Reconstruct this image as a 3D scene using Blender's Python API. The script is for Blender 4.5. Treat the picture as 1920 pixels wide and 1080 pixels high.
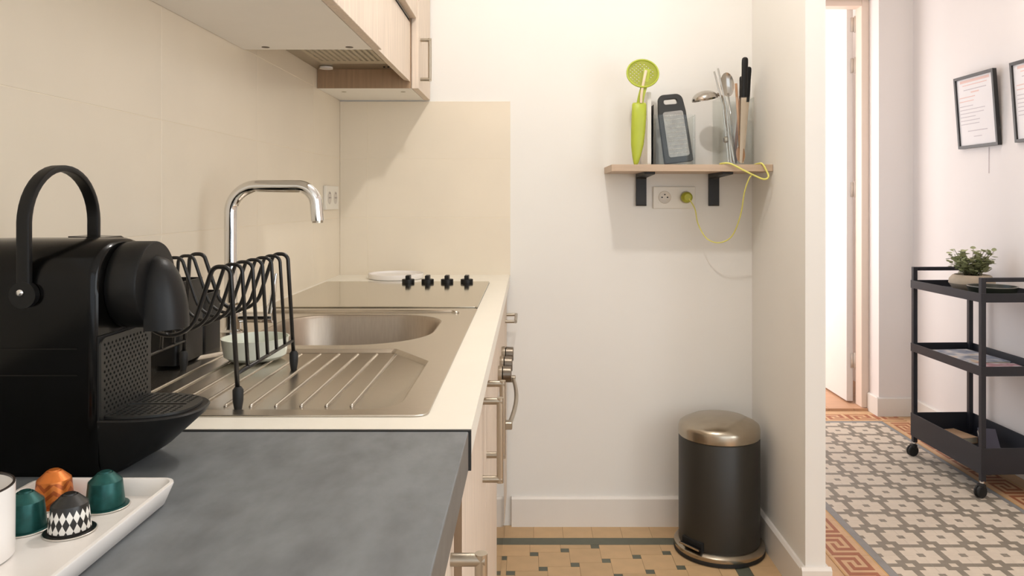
import bpy, bmesh, math, random
from mathutils import Vector, Matrix
random.seed(7)
for o in list(bpy.data.objects): bpy.data.objects.remove(o)
scene = bpy.context.scene
C = scene.collection
PI = math.pi
def lin(c): return tuple(((v/255)/12.92 if v/255 <= .04045 else ((v/255+.055)/1.055)**2.4) for v in c)

# ------------------------------------------------------------------ camera
F, CX, CY, H = 1460.0, 991.0, 375.0, 1.151
cam = bpy.data.cameras.new('camera'); co = bpy.data.objects.new('camera', cam); C.objects.link(co)
cam.sensor_fit = 'HORIZONTAL'; cam.sensor_width = 36.0; cam.lens = F/1920*36
cam.shift_x = -(CX-960)/1920; cam.shift_y = -(540-CY)/1920
cam.clip_start = .02
co.location = (0, 0, H); co.rotation_euler = (PI/2, 0, 0)
scene.camera = co
def at(u, v, Y): return Vector(((u-CX)*Y/F, Y, H+(CY-v)*Y/F))

# ------------------------------------------------------------------ world, exposure, large lights
w = bpy.data.worlds.new('world'); scene.world = w; w.use_nodes = True
w.node_tree.nodes['Background'].inputs[0].default_value = (.75, .85, 1, 1)
w.node_tree.nodes['Background'].inputs[1].default_value = 1.0
vs = scene.view_settings
vs.view_transform = 'Standard'; vs.look = 'None'; vs.gamma = 1; vs.use_curve_mapping = False
vs.exposure = -.17
def light(name, kind, loc, energy, color, size=.1, size_y=None, rot=(0, 0, 0)):
    l = bpy.data.lights.new(name, kind); l.energy = energy; l.color = color
    if kind == 'AREA':
        l.shape = 'RECTANGLE'; l.size = size; l.size_y = size_y or size
    else: l.shadow_soft_size = size
    o = bpy.data.objects.new(name, l); C.objects.link(o); o.location = loc; o.rotation_euler = rot
    return o
# daylight entering at the windows (built below); rear and side ones are added fill
light('rear_fill_light', 'AREA', (.95, -1.58, 1.35), 15, (.92, .96, 1), 2.0, 1.7, (PI/2, 0, 0))  # soft fill added behind the camera to lift the ambient level
light('side_fill_light', 'AREA', (2.15, -.5, 1.375), 42, (.95, .965, 1), 1.7, 1.5, (0, PI/2, 0))  # fill added on the right to brighten the left wall
light('daylight_hall_window', 'AREA', (.80, 3.45, 1.2), 6, (.68, .82, 1), .84, 1.9, (0, -PI/2, 0))
light('daylight_far_room_window', 'AREA', (.43, 5.4, 1.35), 48, (1, .95, .93), 1.2, 1.7, (0, -PI/2, 0))

# ------------------------------------------------------------------ materials
MATS = {}
def M(name, rgb, rough=.5, metal=0, var=.04, scale=12, stretch=(1, 1, 1), bump=0, bscale=None, spec=.5, rnd=0, coat=0, detail=4, emit=0):
    if name in MATS: return MATS[name]
    m = bpy.data.materials.new(name); m.use_nodes = True
    nt = m.node_tree; n = nt.nodes; L = nt.links
    p = n['Principled BSDF']
    p.inputs['Roughness'].default_value = rough; p.inputs['Metallic'].default_value = metal
    p.inputs['Specular IOR Level'].default_value = spec
    if coat: p.inputs['Coat Weight'].default_value = coat; p.inputs['Coat Roughness'].default_value = .08
    base = lin(rgb)
    tc = n.new('ShaderNodeTexCoord'); mp = n.new('ShaderNodeMapping'); mp.inputs['Scale'].default_value = stretch
    nz = n.new('ShaderNodeTexNoise'); nz.inputs['Scale'].default_value = scale; nz.inputs['Detail'].default_value = detail
    L.new(tc.outputs['Object'], mp.inputs[0]); L.new(mp.outputs[0], nz.inputs['Vector'])
    rp = n.new('ShaderNodeValToRGB')
    rp.color_ramp.elements[0].position = .3; rp.color_ramp.elements[1].position = .7
    rp.color_ramp.elements[0].color = tuple(max(0, c*(1-var)) for c in base)+(1,)
    rp.color_ramp.elements[1].color = tuple(min(1, c*(1+var)) for c in base)+(1,)
    L.new(nz.outputs['Fac'], rp.inputs[0])
    out = rp.outputs[0]
    if rnd:
        oi = n.new('ShaderNodeObjectInfo'); hs = n.new('ShaderNodeHueSaturation'); mr = n.new('ShaderNodeMapRange')
        mr.inputs['To Min'].default_value = 1-rnd; mr.inputs['To Max'].default_value = 1+rnd
        L.new(oi.outputs['Random'], mr.inputs['Value']); L.new(mr.outputs[0], hs.inputs['Value']); L.new(out, hs.inputs['Color']); out = hs.outputs[0]
    L.new(out, p.inputs['Base Color'])
    if bump:
        b = n.new('ShaderNodeBump'); b.inputs['Strength'].default_value = bump; b.inputs['Distance'].default_value = .002
        nb = n.new('ShaderNodeTexNoise'); nb.inputs['Scale'].default_value = bscale or scale; nb.inputs['Detail'].default_value = 3
        L.new(mp.outputs[0], nb.inputs['Vector']); L.new(nb.outputs['Fac'], b.inputs['Height']); L.new(b.outputs[0], p.inputs['Normal'])
    if emit:
        p.inputs['Emission Color'].default_value = base+(1,); p.inputs['Emission Strength'].default_value = emit
    MATS[name] = m
    return m
def clear(name, tint=(251, 252, 251), fac=.10):
    if name in MATS: return MATS[name]
    m = bpy.data.materials.new(name); m.use_nodes = True; nt = m.node_tree; n = nt.nodes; L = nt.links
    n.remove(n['Principled BSDF'])
    t = n.new('ShaderNodeBsdfTransparent'); t.inputs[0].default_value = lin(tint)+(1,)
    g = n.new('ShaderNodeBsdfGlossy'); g.inputs['Roughness'].default_value = .03
    lw = n.new('ShaderNodeLayerWeight'); lw.inputs['Blend'].default_value = .5
    pw = n.new('ShaderNodeMath'); pw.operation = 'POWER'; pw.inputs[1].default_value = 4; L.new(lw.outputs['Facing'], pw.inputs[0])
    fr = n.new('ShaderNodeMath'); fr.operation = 'MULTIPLY_ADD'; fr.inputs[1].default_value = .28; fr.inputs[2].default_value = .02; L.new(pw.outputs[0], fr.inputs[0])
    mx = n.new('ShaderNodeMixShader'); L.new(fr.outputs[0], mx.inputs[0]); L.new(t.outputs[0], mx.inputs[1]); L.new(g.outputs[0], mx.inputs[2])
    L.new(mx.outputs[0], n['Material Output'].inputs['Surface'])
    MATS[name] = m; return m

wall_m = M('white_wall', (240, 237, 231), .85, var=.012, scale=3, bump=.05, bscale=60)
hall_m = M('hall_wall', (241, 233, 228), .85, var=.012, scale=3, bump=.05, bscale=60)
ceil_m = M('ceiling_paint', (244, 242, 238), .9, var=.01)
base_m = M('baseboard_paint', (238, 232, 224), .45, var=.01)
tile_m = M('cream_tile', (233, 221, 201), .28, var=.025, scale=5, rnd=.012, spec=.45)
grout_m = M('tile_grout', (238, 226, 204), .8, var=.02)
white_top = M('white_laminate', (244, 238, 224), .35, var=.01)
slate = M('grey_slate_laminate', (110, 113, 115), .55, var=.20, scale=34, stretch=(1, .5, 1), bump=.25, bscale=60, detail=8)
slate_edge = M('grey_laminate_edge', (108, 104, 98), .5, var=.10, scale=40)
blk_trim = M('dark_joint_trim', (40, 40, 38), .4, var=.03)
wood_v = M('pale_oak_vertical', (222, 205, 187), .5, var=.10, scale=9, stretch=(14, 14, .8), detail=6)
wood_h = M('pale_oak_horizontal', (190, 166, 142), .5, var=.08, scale=9, stretch=(.8, 14, 14), detail=6)
wood_y = M('pale_oak_lengthwise', (216, 192, 164), .5, var=.08, scale=9, stretch=(14, .8, 14), detail=6)
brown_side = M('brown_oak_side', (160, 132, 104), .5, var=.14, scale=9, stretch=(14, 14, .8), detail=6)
mela = M('cream_melamine', (243, 239, 232), .45, var=.01)
steel = M('brushed_steel', (196, 188, 176), .27, 1, var=.05, scale=30, stretch=(1, 8, 1))
steel_bowl = M('satin_steel_bowl', (176, 164, 150), .38, 1, var=.05, scale=30, stretch=(8, 1, 1))
handle_m = M('satin_nickel', (178, 168, 152), .32, 1, var=.03)
chrome = M('chrome', (225, 224, 222), .06, 1, var=.01)
hob_m = M('polished_hob', (186, 178, 160), .10, 1, var=.02, scale=20, stretch=(1, 6, 1))
hood_m = M('hood_steel', (168, 158, 140), .38, .85, var=.04)
black_gloss = M('glossy_black_plastic', (9, 8, 7), .17, var=.05, spec=.22)
black_satin = M('satin_black_plastic', (17, 16, 15), .42, var=.06, spec=.3)
dark_grid = M('charcoal_plastic', (34, 33, 30), .42, var=.05)
black_hole = M('black_recess', (6, 6, 6), .7, var=.03)
black_wire = M('black_coated_wire', (24, 22, 20), .33, var=.05)
black_matt = M('black_powder_coat', (37, 38, 45), .5, var=.04, bump=.1, bscale=300)
rubber = M('black_rubber', (26, 26, 25), .6, var=.05)
celadon = M('celadon_glaze', (222, 225, 210), .2, var=.05, scale=16)
porcelain = M('white_porcelain', (240, 234, 228), .22, var=.01)
plastic_w = M('white_socket_plastic', (236, 230, 218), .4, var=.01)
lime = M('lime_plastic', (174, 186, 58), .42, var=.05)
creamp = M('cream_plastic', (226, 206, 176), .45, var=.03)
yellow_c = M('yellow_cord', (228, 222, 120), .45, var=.05)
plug_y = M('yellow_green_plug', (176, 176, 40), .45, var=.05)
wood_s = M('beech_wood', (196, 150, 112), .5, var=.12, scale=20, stretch=(6, 6, 1))
wood_d = M('brown_wood', (158, 116, 88), .5, var=.12, scale=20, stretch=(6, 6, 1))
acrylic = clear('clear_acrylic')
pane_m = clear('window_glass')
bin_m = M('charcoal_enamel', (42, 39, 33), .45, var=.04)
lid_m = M('bin_brushed_steel', (178, 168, 152), .26, 1, var=.05, scale=30)
tile_beige = M('beige_floor_tile', (205, 172, 130), .5, var=.06, scale=18, rnd=.06)
tile_green = M('grey_green_floor_tile', (96, 98, 84), .5, var=.08, scale=30, rnd=.05)
grout_f = M('floor_grout', (150, 124, 92), .8, var=.06)
f_white = M('ivory_cement_tile', (228, 214, 196), .55, var=.05, scale=30)
f_grey = M('taupe_cement_tile', (146, 136, 122), .55, var=.06, scale=30)
f_band = M('grey_cement_band', (150, 148, 146), .55, var=.08, scale=30)
f_red = M('terracotta_cement_tile', (172, 104, 70), .55, var=.08, scale=30)
f_crm = M('sand_cement_tile', (220, 180, 138), .55, var=.06, scale=30)
f_och = M('ochre_cement_line', (212, 168, 112), .55, var=.06, scale=30)
parq = M('far_room_parquet', (205, 160, 126), .5, var=.10, scale=8, stretch=(1, 8, 1))
door_m = M('white_door_paint', (240, 234, 230), .5, var=.01)
jamb_m = M('door_frame_paint', (238, 218, 202), .5, var=.01)
hinge_m = M('painted_hinge', (222, 208, 194), .5, var=.02)
leafm = M('sage_leaf', (166, 170, 126), .5, var=.28, scale=30)
stemm = M('plant_stem', (96, 90, 60), .6)
potm = M('beige_stoneware', (190, 172, 150), .7, var=.06, scale=40)
soil = M('dark_soil', (48, 40, 32), .9, var=.2, scale=60)
dgreen = M('dark_green_glaze', (44, 48, 40), .3, var=.1)
paper = M('white_paper', (242, 236, 234), .7, var=.008)
ink = M('faint_grey_print', (206, 196, 198), .7, var=.05)
ink2 = M('faint_pink_print', (234, 200, 190), .7, var=.05)
frame_m = M('black_picture_frame', (36, 35, 34), .4, var=.05)

# ------------------------------------------------------------------ mesh helpers
WO = {}
def link(name, me, parent=None, mats=None, smooth=False):
    """me: mesh in world coordinates."""
    if parent is None:
        xs = [v.co for v in me.vertices]
        org = Vector(((min(c.x for c in xs)+max(c.x for c in xs))/2, (min(c.y for c in xs)+max(c.y for c in xs))/2, min(c.z for c in xs)))
    else: org = WO[parent.name]
    me.transform(Matrix.Translation(-org))
    o = bpy.data.objects.new(name, me); C.objects.link(o)
    if mats is not None:
        for m in (mats if isinstance(mats, (list, tuple)) else [mats]): me.materials.append(m)
    if parent is None: o.location = org
    else: o.parent = parent
    WO[o.name] = org.copy()
    if smooth:
        for p in me.polygons: p.use_smooth = True
        if smooth in ('auto', 'crisp'):
            try: me.set_sharp_from_angle(angle=math.radians(38 if smooth == 'auto' else 17))
            except Exception: pass
    return o
def obj(name, bm, mat, parent=None, smooth=False):
    bmesh.ops.recalc_face_normals(bm, faces=bm.faces)
    me = bpy.data.meshes.new(name); bm.to_mesh(me); bm.free()
    return link(name, me, parent, mat, smooth)
def thing(name, loc, label, cat, group=None):
    o = bpy.data.objects.new(name, None); C.objects.link(o); o.location = loc; o.empty_display_size = .05
    WO[o.name] = Vector(loc); tag(o, label, cat, group); return o
def tag(o, label=None, cat=None, group=None, kind=None):
    if label: o['label'] = label
    if cat: o['category'] = cat
    if group: o['group'] = group
    if kind: o['kind'] = kind
    return o
def struct(name, bm, mat, label=None):
    o = obj(name, bm, mat); o['kind'] = 'structure'
    if label: o['label'] = label
    return o
def B(): return bmesh.new()
def box(bm, x0, x1, y0, y1, z0, z1, bev=0, seg=2, T=None):
    t = bmesh.new()
    bmesh.ops.create_cube(t, size=1)
    for v in t.verts: v.co = Vector((x0+(v.co.x+.5)*(x1-x0), y0+(v.co.y+.5)*(y1-y0), z0+(v.co.z+.5)*(z1-z0)))
    if bev: bmesh.ops.bevel(t, geom=list(t.edges), offset=bev, segments=seg, affect='EDGES', profile=.5)
    merge(bm, t, T); return bm
def merge(bm, t, T=None):
    if T is not None: bmesh.ops.transform(t, matrix=T, verts=t.verts)
    me = bpy.data.meshes.new('tmp'); t.to_mesh(me); t.free(); bm.from_mesh(me); bpy.data.meshes.remove(me)
def fillet(pts, r, n=6, closed=False):
    P = [Vector(p) for p in pts]; out = []; N = len(P)
    R = r if isinstance(r, (list, tuple)) else [r]*N
    for i, p in enumerate(P):
        if not closed and i in (0, N-1): out.append(p); continue
        a, b = P[i-1], P[(i+1) % N]
        da, db = (a-p), (b-p); la, lb = da.length, db.length; da.normalize(); db.normalize()
        ang = da.angle(db, PI)
        if R[i] <= 0 or ang > PI-.01: out += [p]*(n+1) if closed else [p]; continue
        d = min(R[i]/math.tan(ang/2), la*.499, lb*.499); rr = d*math.tan(ang/2)
        bis = (da+db).normalized(); c = p+bis*(rr/math.sin(ang/2))
        s, e = p+da*d-c, p+db*d-c
        tot = s.angle(e, 0)
        for k in range(n+1):
            t = k/n
            out.append(c+(s*math.sin((1-t)*tot)+e*math.sin(t*tot))/max(math.sin(tot), 1e-6))
    return out
def tube(bm, pts, r, n=10, cap=True, flat=None):
    """sweep a circle (or an ellipse/rectangle section flat=(w,h,up)) along pts; r number or list"""
    P = [Vector(p) for p in pts]
    Q = [P[0]]
    for p in P[1:]:
        if (p-Q[-1]).length > 1e-6: Q.append(p)
    P = Q; N = len(P)
    R = r if isinstance(r, (list, tuple)) else [r]*N
    if len(R) != N: R = [R[min(int(i*len(R)/N), len(R)-1)] for i in range(N)]
    rings = []; up = None
    for i in range(N):
        t = (P[min(i+1, N-1)]-P[max(i-1, 0)]).normalized()
        if up is None:
            up = Vector((0, 0, 1)) if abs(t.z) < .9 else Vector((1, 0, 0))
            if flat: up = Vector(flat[2])
        up = (up-t*up.dot(t)).normalized(); s = t.cross(up)
        ring = []
        for k in range(n):
            a = 2*PI*(k+.5)/n
            if flat:
                cx, sy = math.cos(a), math.sin(a)
                e = .35
                vx = math.copysign(abs(cx)**e, cx)*flat[0]/2; vy = math.copysign(abs(sy)**e, sy)*flat[1]/2
                ring.append(bm.verts.new(P[i]+up*vx+s*vy))
            else: ring.append(bm.verts.new(P[i]+(up*math.cos(a)+s*math.sin(a))*R[i]))
        rings.append(ring)
    for i in range(N-1):
        for k in range(n): bm.faces.new((rings[i][k], rings[i][(k+1) % n], rings[i+1][(k+1) % n], rings[i+1][k]))
    if cap: bm.faces.new(rings[0][::-1]); bm.faces.new(rings[-1])
    return bm
def lathe(bm, prof, c, n=32, axis='Z', closed=False):
    c = Vector(c); rings = []
    for r, h in prof:
        if r <= 1e-6: rings.append([bm.verts.new(c+ax(0, 0, h, axis))]); continue
        rings.append([bm.verts.new(c+ax(r*math.cos(2*PI*k/n), r*math.sin(2*PI*k/n), h, axis)) for k in range(n)])
    pr = list(zip(rings, rings[1:]))+([(rings[-1], rings[0])] if closed else [])
    for a, b in pr:
        for k in range(n):
            k2 = (k+1) % n
            if len(a) == 1 and len(b) == 1: continue
            if len(a) == 1: bm.faces.new((a[0], b[k2], b[k]))
            elif len(b) == 1: bm.faces.new((a[k], a[k2], b[0]))
            else: bm.faces.new((a[k], a[k2], b[k2], b[k]))
    if not closed:
        for e, rv in ((rings[0], True), (rings[-1], False)):
            if len(e) > 1: bm.faces.new(e[::-1] if rv else e)
    return bm
def ax(a, b, h, axis):
    return Vector((a, b, h)) if axis == 'Z' else (Vector((h, a, b)) if axis == 'X' else Vector((a, h, b)))
def loft(bm, outs, cap0=False, cap1=True):
    rings = [[bm.verts.new(p) for p in o] for o in outs]; n = len(rings[0])
    for a, b in zip(rings, rings[1:]):
        for k in range(n):
            try: bm.faces.new((a[k], a[(k+1) % n], b[(k+1) % n], b[k]))
            except ValueError: pass
    if cap0: bm.faces.new(rings[0][::-1])
    if cap1: bm.faces.new(rings[-1])
    return bm
def prism(bm, pts, vec):
    a = [bm.verts.new(p) for p in pts]; b = [bm.verts.new(Vector(p)+Vector(vec)) for p in pts]; n = len(a)
    bm.faces.new(a[::-1]); bm.faces.new(b)
    for k in range(n): bm.faces.new((a[k], a[(k+1) % n], b[(k+1) % n], b[k]))
    return bm
def plate(bm, outline, holes, t, fn, bev=0):
    """flat plate with holes (2D outlines), thickness t, mapped by fn(x,y,z)"""
    cu = bpy.data.curves.new('tmp', 'CURVE'); cu.dimensions = '2D'; cu.fill_mode = 'BOTH'; cu.extrude = t/2-bev; cu.bevel_depth = bev; cu.bevel_resolution = 1
    for o in [outline]+holes:
        s = cu.splines.new('POLY'); s.points.add(len(o)-1); s.use_cyclic_u = True
        for k, p in enumerate(o): s.points[k].co = (p[0], p[1], 0, 1)
    ob = bpy.data.objects.new('tmp', cu); me = bpy.data.meshes.new_from_object(ob)
    for v in me.vertices: v.co = fn(v.co.x, v.co.y, v.co.z)
    bm.from_mesh(me)
    bpy.data.objects.remove(ob); bpy.data.curves.remove(cu); bpy.data.meshes.remove(me)
    return bm
def rrect(x0, x1, y0, y1, r, n=6):
    return [(p.x, p.y) for p in fillet([(x0, y0, 0), (x1, y0, 0), (x1, y1, 0), (x0, y1, 0)], r, n, True)]
def circ(x, y, r, n=8, ph=0): return [(x+r*math.cos(2*PI*k/n+ph), y+r*math.sin(2*PI*k/n+ph)) for k in range(n)]
def dup(o, parent=None, loc=None):
    c = o.copy(); C.objects.link(c); c.parent = parent
    if loc is not None: c.location = loc
    return c

# ================================================================== THE SETTING
XL, YB, XR, XP, YP = -.666, 2.755, .7906, .8485, 2.224     # left wall, back wall, partition faces, partition end
XH, YH, ZC = 2.05, 4.15, 2.5                              # hall right wall, hall far wall, ceiling
ZW = .887                                                 # worktop height
bm = B(); box(bm, XL-.12, 2.17, -1.72, 6.62, ZC, ZC+.1); struct('ceiling', bm, ceil_m, 'white painted ceiling')
bm = B(); box(bm, XL-.12, XL-.006, -1.6, YB+.1, -.06, ZC); wl = struct('wall_left', bm, wall_m, 'left kitchen wall clad in cream tiles')
bm = B(); box(bm, XL-.006, XP, YB, YB+.1, -.06, ZC); wb = struct('wall_back', bm, wall_m, 'white back kitchen wall with a cream tiled splashback')
bm = B(); box(bm, XR, XP, YP, YB, -.06, ZC); struct('wall_partition', bm, wall_m, 'narrow white partition wall beside the pedal bin')
# hall left wall with a tall glazed opening
bm = B(); box(bm, XR, XP, YB+.1, 3.0, -.06, ZC); box(bm, XR, XP, 3.9, 4.35, -.06, ZC); box(bm, XR, XP, 3.0, 3.9, 2.15, ZC)
struct('wall_hall_left', bm, hall_m, 'hall wall behind the kitchen with a tall window')
bm = B(); box(bm, XH, XH+.12, .40, YH+.2, -.06, ZC); box(bm, XH, XH+.12, -1.6, -1.4, -.06, ZC); box(bm, XH, XH+.12, -1.4, .40, 2.2, ZC); box(bm, XH, XH+.12, -1.4, .40, -.06, .55); struct('wall_hall_right', bm, hall_m, 'pinkish white hall wall behind the black trolley')
bm = B(); box(bm, 1.867, XH, YH, YH+.2, -.06, ZC); box(bm, XP, 1.05, YH, YH+.2, -.06, ZC); box(bm, 1.05, 1.867, YH, YH+.2, 2.25, ZC)
struct('wall_hall_far', bm, hall_m, 'hall end wall around the open door')
# rear wall with opening for the added fill window
bm = B(); box(bm, XL-.12, -.05, -1.72, -1.6, -.06, ZC); box(bm, 1.95, XH+.12, -1.72, -1.6, -.06, ZC)
box(bm, -.05, 1.95, -1.72, -1.6, 2.2, ZC); box(bm, -.05, 1.95, -1.72, -1.6, -.06, .5); struct('wall_front', bm, wall_m, 'wall behind the camera with a wide added fill window')
def window(name, axis, a0, a1, c, z0, z1):
    bm = B(); t = .045
    for (p0, p1, q0, q1) in ((a0, a1, z0, z0+t), (a0, a1, z1-t, z1), (a0, a0+t, z0+t, z1-t), (a1-t, a1, z0+t, z1-t), ((a0+a1)/2-t/2, (a0+a1)/2+t/2, z0+t, z1-t)):
        if axis == 'Y': box(bm, p0, p1, c-.02, c+.02, q0, q1)
        else: box(bm, c-.02, c+.02, p0, p1, q0, q1)
    wi = struct(name, bm, base_m)
    for (p0, p1) in ((a0+t, (a0+a1)/2-t/2), ((a0+a1)/2+t/2, a1-t)):
        bm = B()
        if axis == 'Y': box(bm, p0, p1, c-.003, c+.003, z0+t, z1-t)
        else: box(bm, c-.003, c+.003, p0, p1, z0+t, z1-t)
        obj('pane', bm, pane_m, wi)
window('window_1', 'X', 3.0, 3.9, .828, 0, 2.15)
window('added_window_2', 'Y', -.05, 1.95, -1.63, .5, 2.2)  # unseen window added to carry the fill from behind the camera
window('added_window_4', 'X', -1.4, .40, XH+.06, .55, 2.2)  # unseen window added to carry the fill from the right
# far room beyond the door
bm = B(); box(bm, .3, .42, YH+.2, 6.5, -.06, .5); box(bm, .3, .42, YH+.2, 4.8, .5, ZC); box(bm, .3, .42, 6.0, 6.5, .5, ZC); box(bm, .3, .42, 4.8, 6.0, 2.2, ZC)
struct('wall_far_left', bm, hall_m, 'far room side wall with a window')
window('window_3', 'X', 4.8, 6.0, .39, .5, 2.2)
bm = B(); box(bm, .3, 2.17, 6.5, 6.62, -.06, ZC); struct('wall_far_end', bm, hall_m, 'far room end wall')
bm = B(); box(bm, XH, XH+.12, YH+.2, 6.5, -.06, ZC); struct('wall_far_right', bm, hall_m, 'far room wall behind the open door')
bm = B(); box(bm, .3, XR, YH+.2, YH+.32, -.06, ZC); struct('wall_far_near', bm, hall_m, 'far room wall beside the doorway')
# floors
bm = B(); box(bm, XL-.006, .82, -1.6, YB, -.06, -.0015); fk = struct('floor', bm, grout_f, 'kitchen floor of small beige and grey-green tiles')
bm = B(); box(bm, .82, XH, -1.6, YH+.105, -.06, -.0015); fh = struct('floor_hall', bm, f_crm, 'patterned cement tile floor of the hall')
bm = B()
for k in range(12): box(bm, .42+k*.1359, .42+(k+1)*.1359-.0015, YH+.105, 6.5, -.06, .012, .0006, 1)
ff = struct('floor_far', bm, parq, 'orange wood floor of the room beyond the door')
# kitchen floor tiles ------------------------------------------------
fy0 = 1.55
bt, gt = B(), B()
tile_cache = {}
def floor_tile(name, x0, x1, y0, y1, mat, parent, z1=0):
    if x1-x0 < .003 or y1-y0 < .003: return
    key = (name, round(x1-x0, 4), round(y1-y0, 4), z1)
    if key in tile_cache:
        o = dup(tile_cache[key], parent); 
    else:
        bm = B(); w_, d_ = x1-x0, y1-y0
        t = bmesh.new(); bmesh.ops.create_cube(t, size=1)
        for v in t.verts: v.co = Vector((v.co.x*(w_-.0012), v.co.y*(d_-.0012), -.005+(v.co.z+.5)*.005))
        me = bpy.data.meshes.new(name); t.to_mesh(me); t.free(); me.materials.append(mat)
        o = bpy.data.objects.new(name, me); C.objects.link(o); o.parent = parent; tile_cache[key] = o
    wo = WO[parent.name]
    o.location = Vector(((x0+x1)/2, (y0+y1)/2, z1))-wo
    return o
a_, b_ = .1012, .0275
yin = YB-.103-.052; xin = XR-.014-.085-.047        # inner field limits
fx0 = -.16
x = fx0
k0 = at(1000.5, 1000, 2.71).x
xs = sorted([k0+a_*k for k in range(-14, 8)])
for xa in xs:                                       # plain row along the back wall
    if xa+a_ > fx0 and xa < XR: floor_tile('floor_tile', max(xa, fx0), min(xa+a_, XR), YB-.103, YB, tile_beige, fk)
floor_tile('floor_strip', fx0, XR-.099, YB-.103-.052, YB-.103, tile_green, fk)
floor_tile('floor_strip', XR-.146, XR-.099, fy0, YB-.155, tile_green, fk)
yy = YB-.103
while yy > fy0: floor_tile('floor_tile', XR-.099, XR, max(yy-a_, fy0), yy, tile_beige, fk); yy -= a_
sx, sy = .0182-b_/2, 2.531-b_/2                      # lower left of one small square
for i in range(-16, 14):
    for j in range(-6, 16):
        ox, oy = sx+i*a_+j*b_, sy+i*b_-j*a_
        for (nm, x0, x1, y0, y1, mt) in (('floor_tile', ox-a_, ox, oy, oy+a_, tile_beige), ('floor_inset', ox, ox+b_, oy, oy+b_, tile_green)):
            cx0, cx1, cy0, cy1 = max(x0, fx0), min(x1, XR-.146), max(y0, fy0), min(y1, YB-.155)
            floor_tile(nm, cx0, cx1, cy0, cy1, mt, fk)
# hall tiles ----------------------------------------------------------
def pattern_tile(name, p, N, colf, mats, loc, rot=0):
    bm = B()
    for r in range(N):
        c = 0
        while c < N:
            m = colf(c, r); c2 = c
            while c2 < N and colf(c2, r) == m: c2 += 1
            q = [(c/N, r/N), (c2/N, r/N), (c2/N, (r+1)/N), (c/N, (r+1)/N)]
            f = bm.faces.new([bm.verts.new(((x-.5)*(p-.0006), (y-.5)*(p-.0006), 0)) for x, y in q]); f.material_index = m; c = c2
    h = (p-.0006)/2
    for s in ((-1, -1, 1, -1), (1, -1, 1, 1), (1, 1, -1, 1), (-1, 1, -1, -1)):
        bm.faces.new([bm.verts.new(v) for v in ((s[0]*h, s[1]*h, 0), (s[0]*h, s[1]*h, -.005), (s[2]*h, s[3]*h, -.005), (s[2]*h, s[3]*h, 0))])
    me = bpy.data.meshes.new(name); bm.to_mesh(me); bm.free()
    for m in mats: me.materials.append(m)
    return me
PT = .1366
def fieldcol(c, r, N=24):
    x, y = (c+.5)/N, (r+.5)/N
    dx, dy = min(x, 1-x), min(y, 1-y)
    if dx < .075 and dy < .075: return 1
    if (dx < .40 and dy < .245) or (dx < .26 and dy < .425): return 0
    if abs(x-.5) < .085 and abs(y-.5) < .085: return 0
    return 1
KEY = ["RRRRRRR.", "R.......", "R.RRRRR.", "R.R...R.", "R.R.R.R.", "R...R.R.", "RRRRR.R.", "......R."]
def keycol(c, r, N=20):
    if c in (0, 19): return 2
    if c in (1, 18): return 1
    return 0 if KEY[int(r/20*8)][int((c-2)/16*8)] == 'R' else 1
me_f = pattern_tile('hall_tile', PT, 24, fieldcol, [f_white, f_grey], None)
me_k = pattern_tile('key_tile', PT, 20, keycol, [f_red, f_crm, f_och], None)
def hall_tile(name, me, x, y, rot=0):
    o = bpy.data.objects.new(name, me); C.objects.link(o); o.parent = fh; o.location = Vector((x, y, 0))-WO[fh.name]; o.rotation_euler = (0, 0, rot); return o
X0, Y1 = 1.1352, 3.0008+PT*7.5
for j in range(19):
    for i in range(5): hall_tile('hall_tile', me_f, X0+(i+.5)*PT, Y1-(j+.5)*PT)
    hall_tile('key_tile', me_k, X0-.029-PT/2, Y1-(j+.5)*PT, 0)
    hall_tile('key_tile', me_k, X0+5*PT+.022+PT/2, Y1-(j+.5)*PT, PI)
for i in range(7): hall_tile('key_tile', me_k, X0+(i-.5)*PT-.02+.018*i/3, Y1+.03+PT/2, -PI/2)
YN = Y1-19*PT
floor_tile('border_strip', X0-.029, X0, YN, Y1, f_band, fh)
floor_tile('border_strip', X0+5*PT, X0+5*PT+.022, YN, Y1, f_band, fh)
floor_tile('border_strip', X0-.029, X0+5*PT+.022, Y1, Y1+.03, f_band, fh)
# wall tiles ----------------------------------------------------------
ZT = [ZW-.005, 1.0887, 1.2962, 1.5037, 1.7112]
YT = [-.587, -.087, .413, .913, 1.413, 1.913, 2.413, YB-.006]
for za, zb in zip(ZT, ZT[1:]):
    for ya, yb in zip(YT, YT[1:]):
        bm = B(); box(bm, XL-.006, XL, ya+.0007, yb-.0007, za+.0007, zb-.0007, .0004, 1); obj('wall_tile', bm, tile_m, wl)
XT = [XL, at(690, 0, YB).x, at(957, 0, YB).x]
for za, zb in zip(ZT[:3], ZT[1:4]):
    zb = min(zb, 1.4995)
    for xa, xb in zip(XT, XT[1:]):
        bm = B(); box(bm, xa+.0007, xb-.0007, YB-.006, YB, za+.0007, zb-.0007, .0004, 1); obj('wall_tile', bm, tile_m, wb)
bm = B(); box(bm, XL-.006, XL-.0005, -.587, YB, ZT[0], ZT[-1]); obj('grout', bm, grout_m, wl)
bm = B(); box(bm, XL, XT[-1]-.0006, YB-.0055, YB, ZT[0], 1.499); obj('grout', bm, grout_m, wb)
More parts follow.
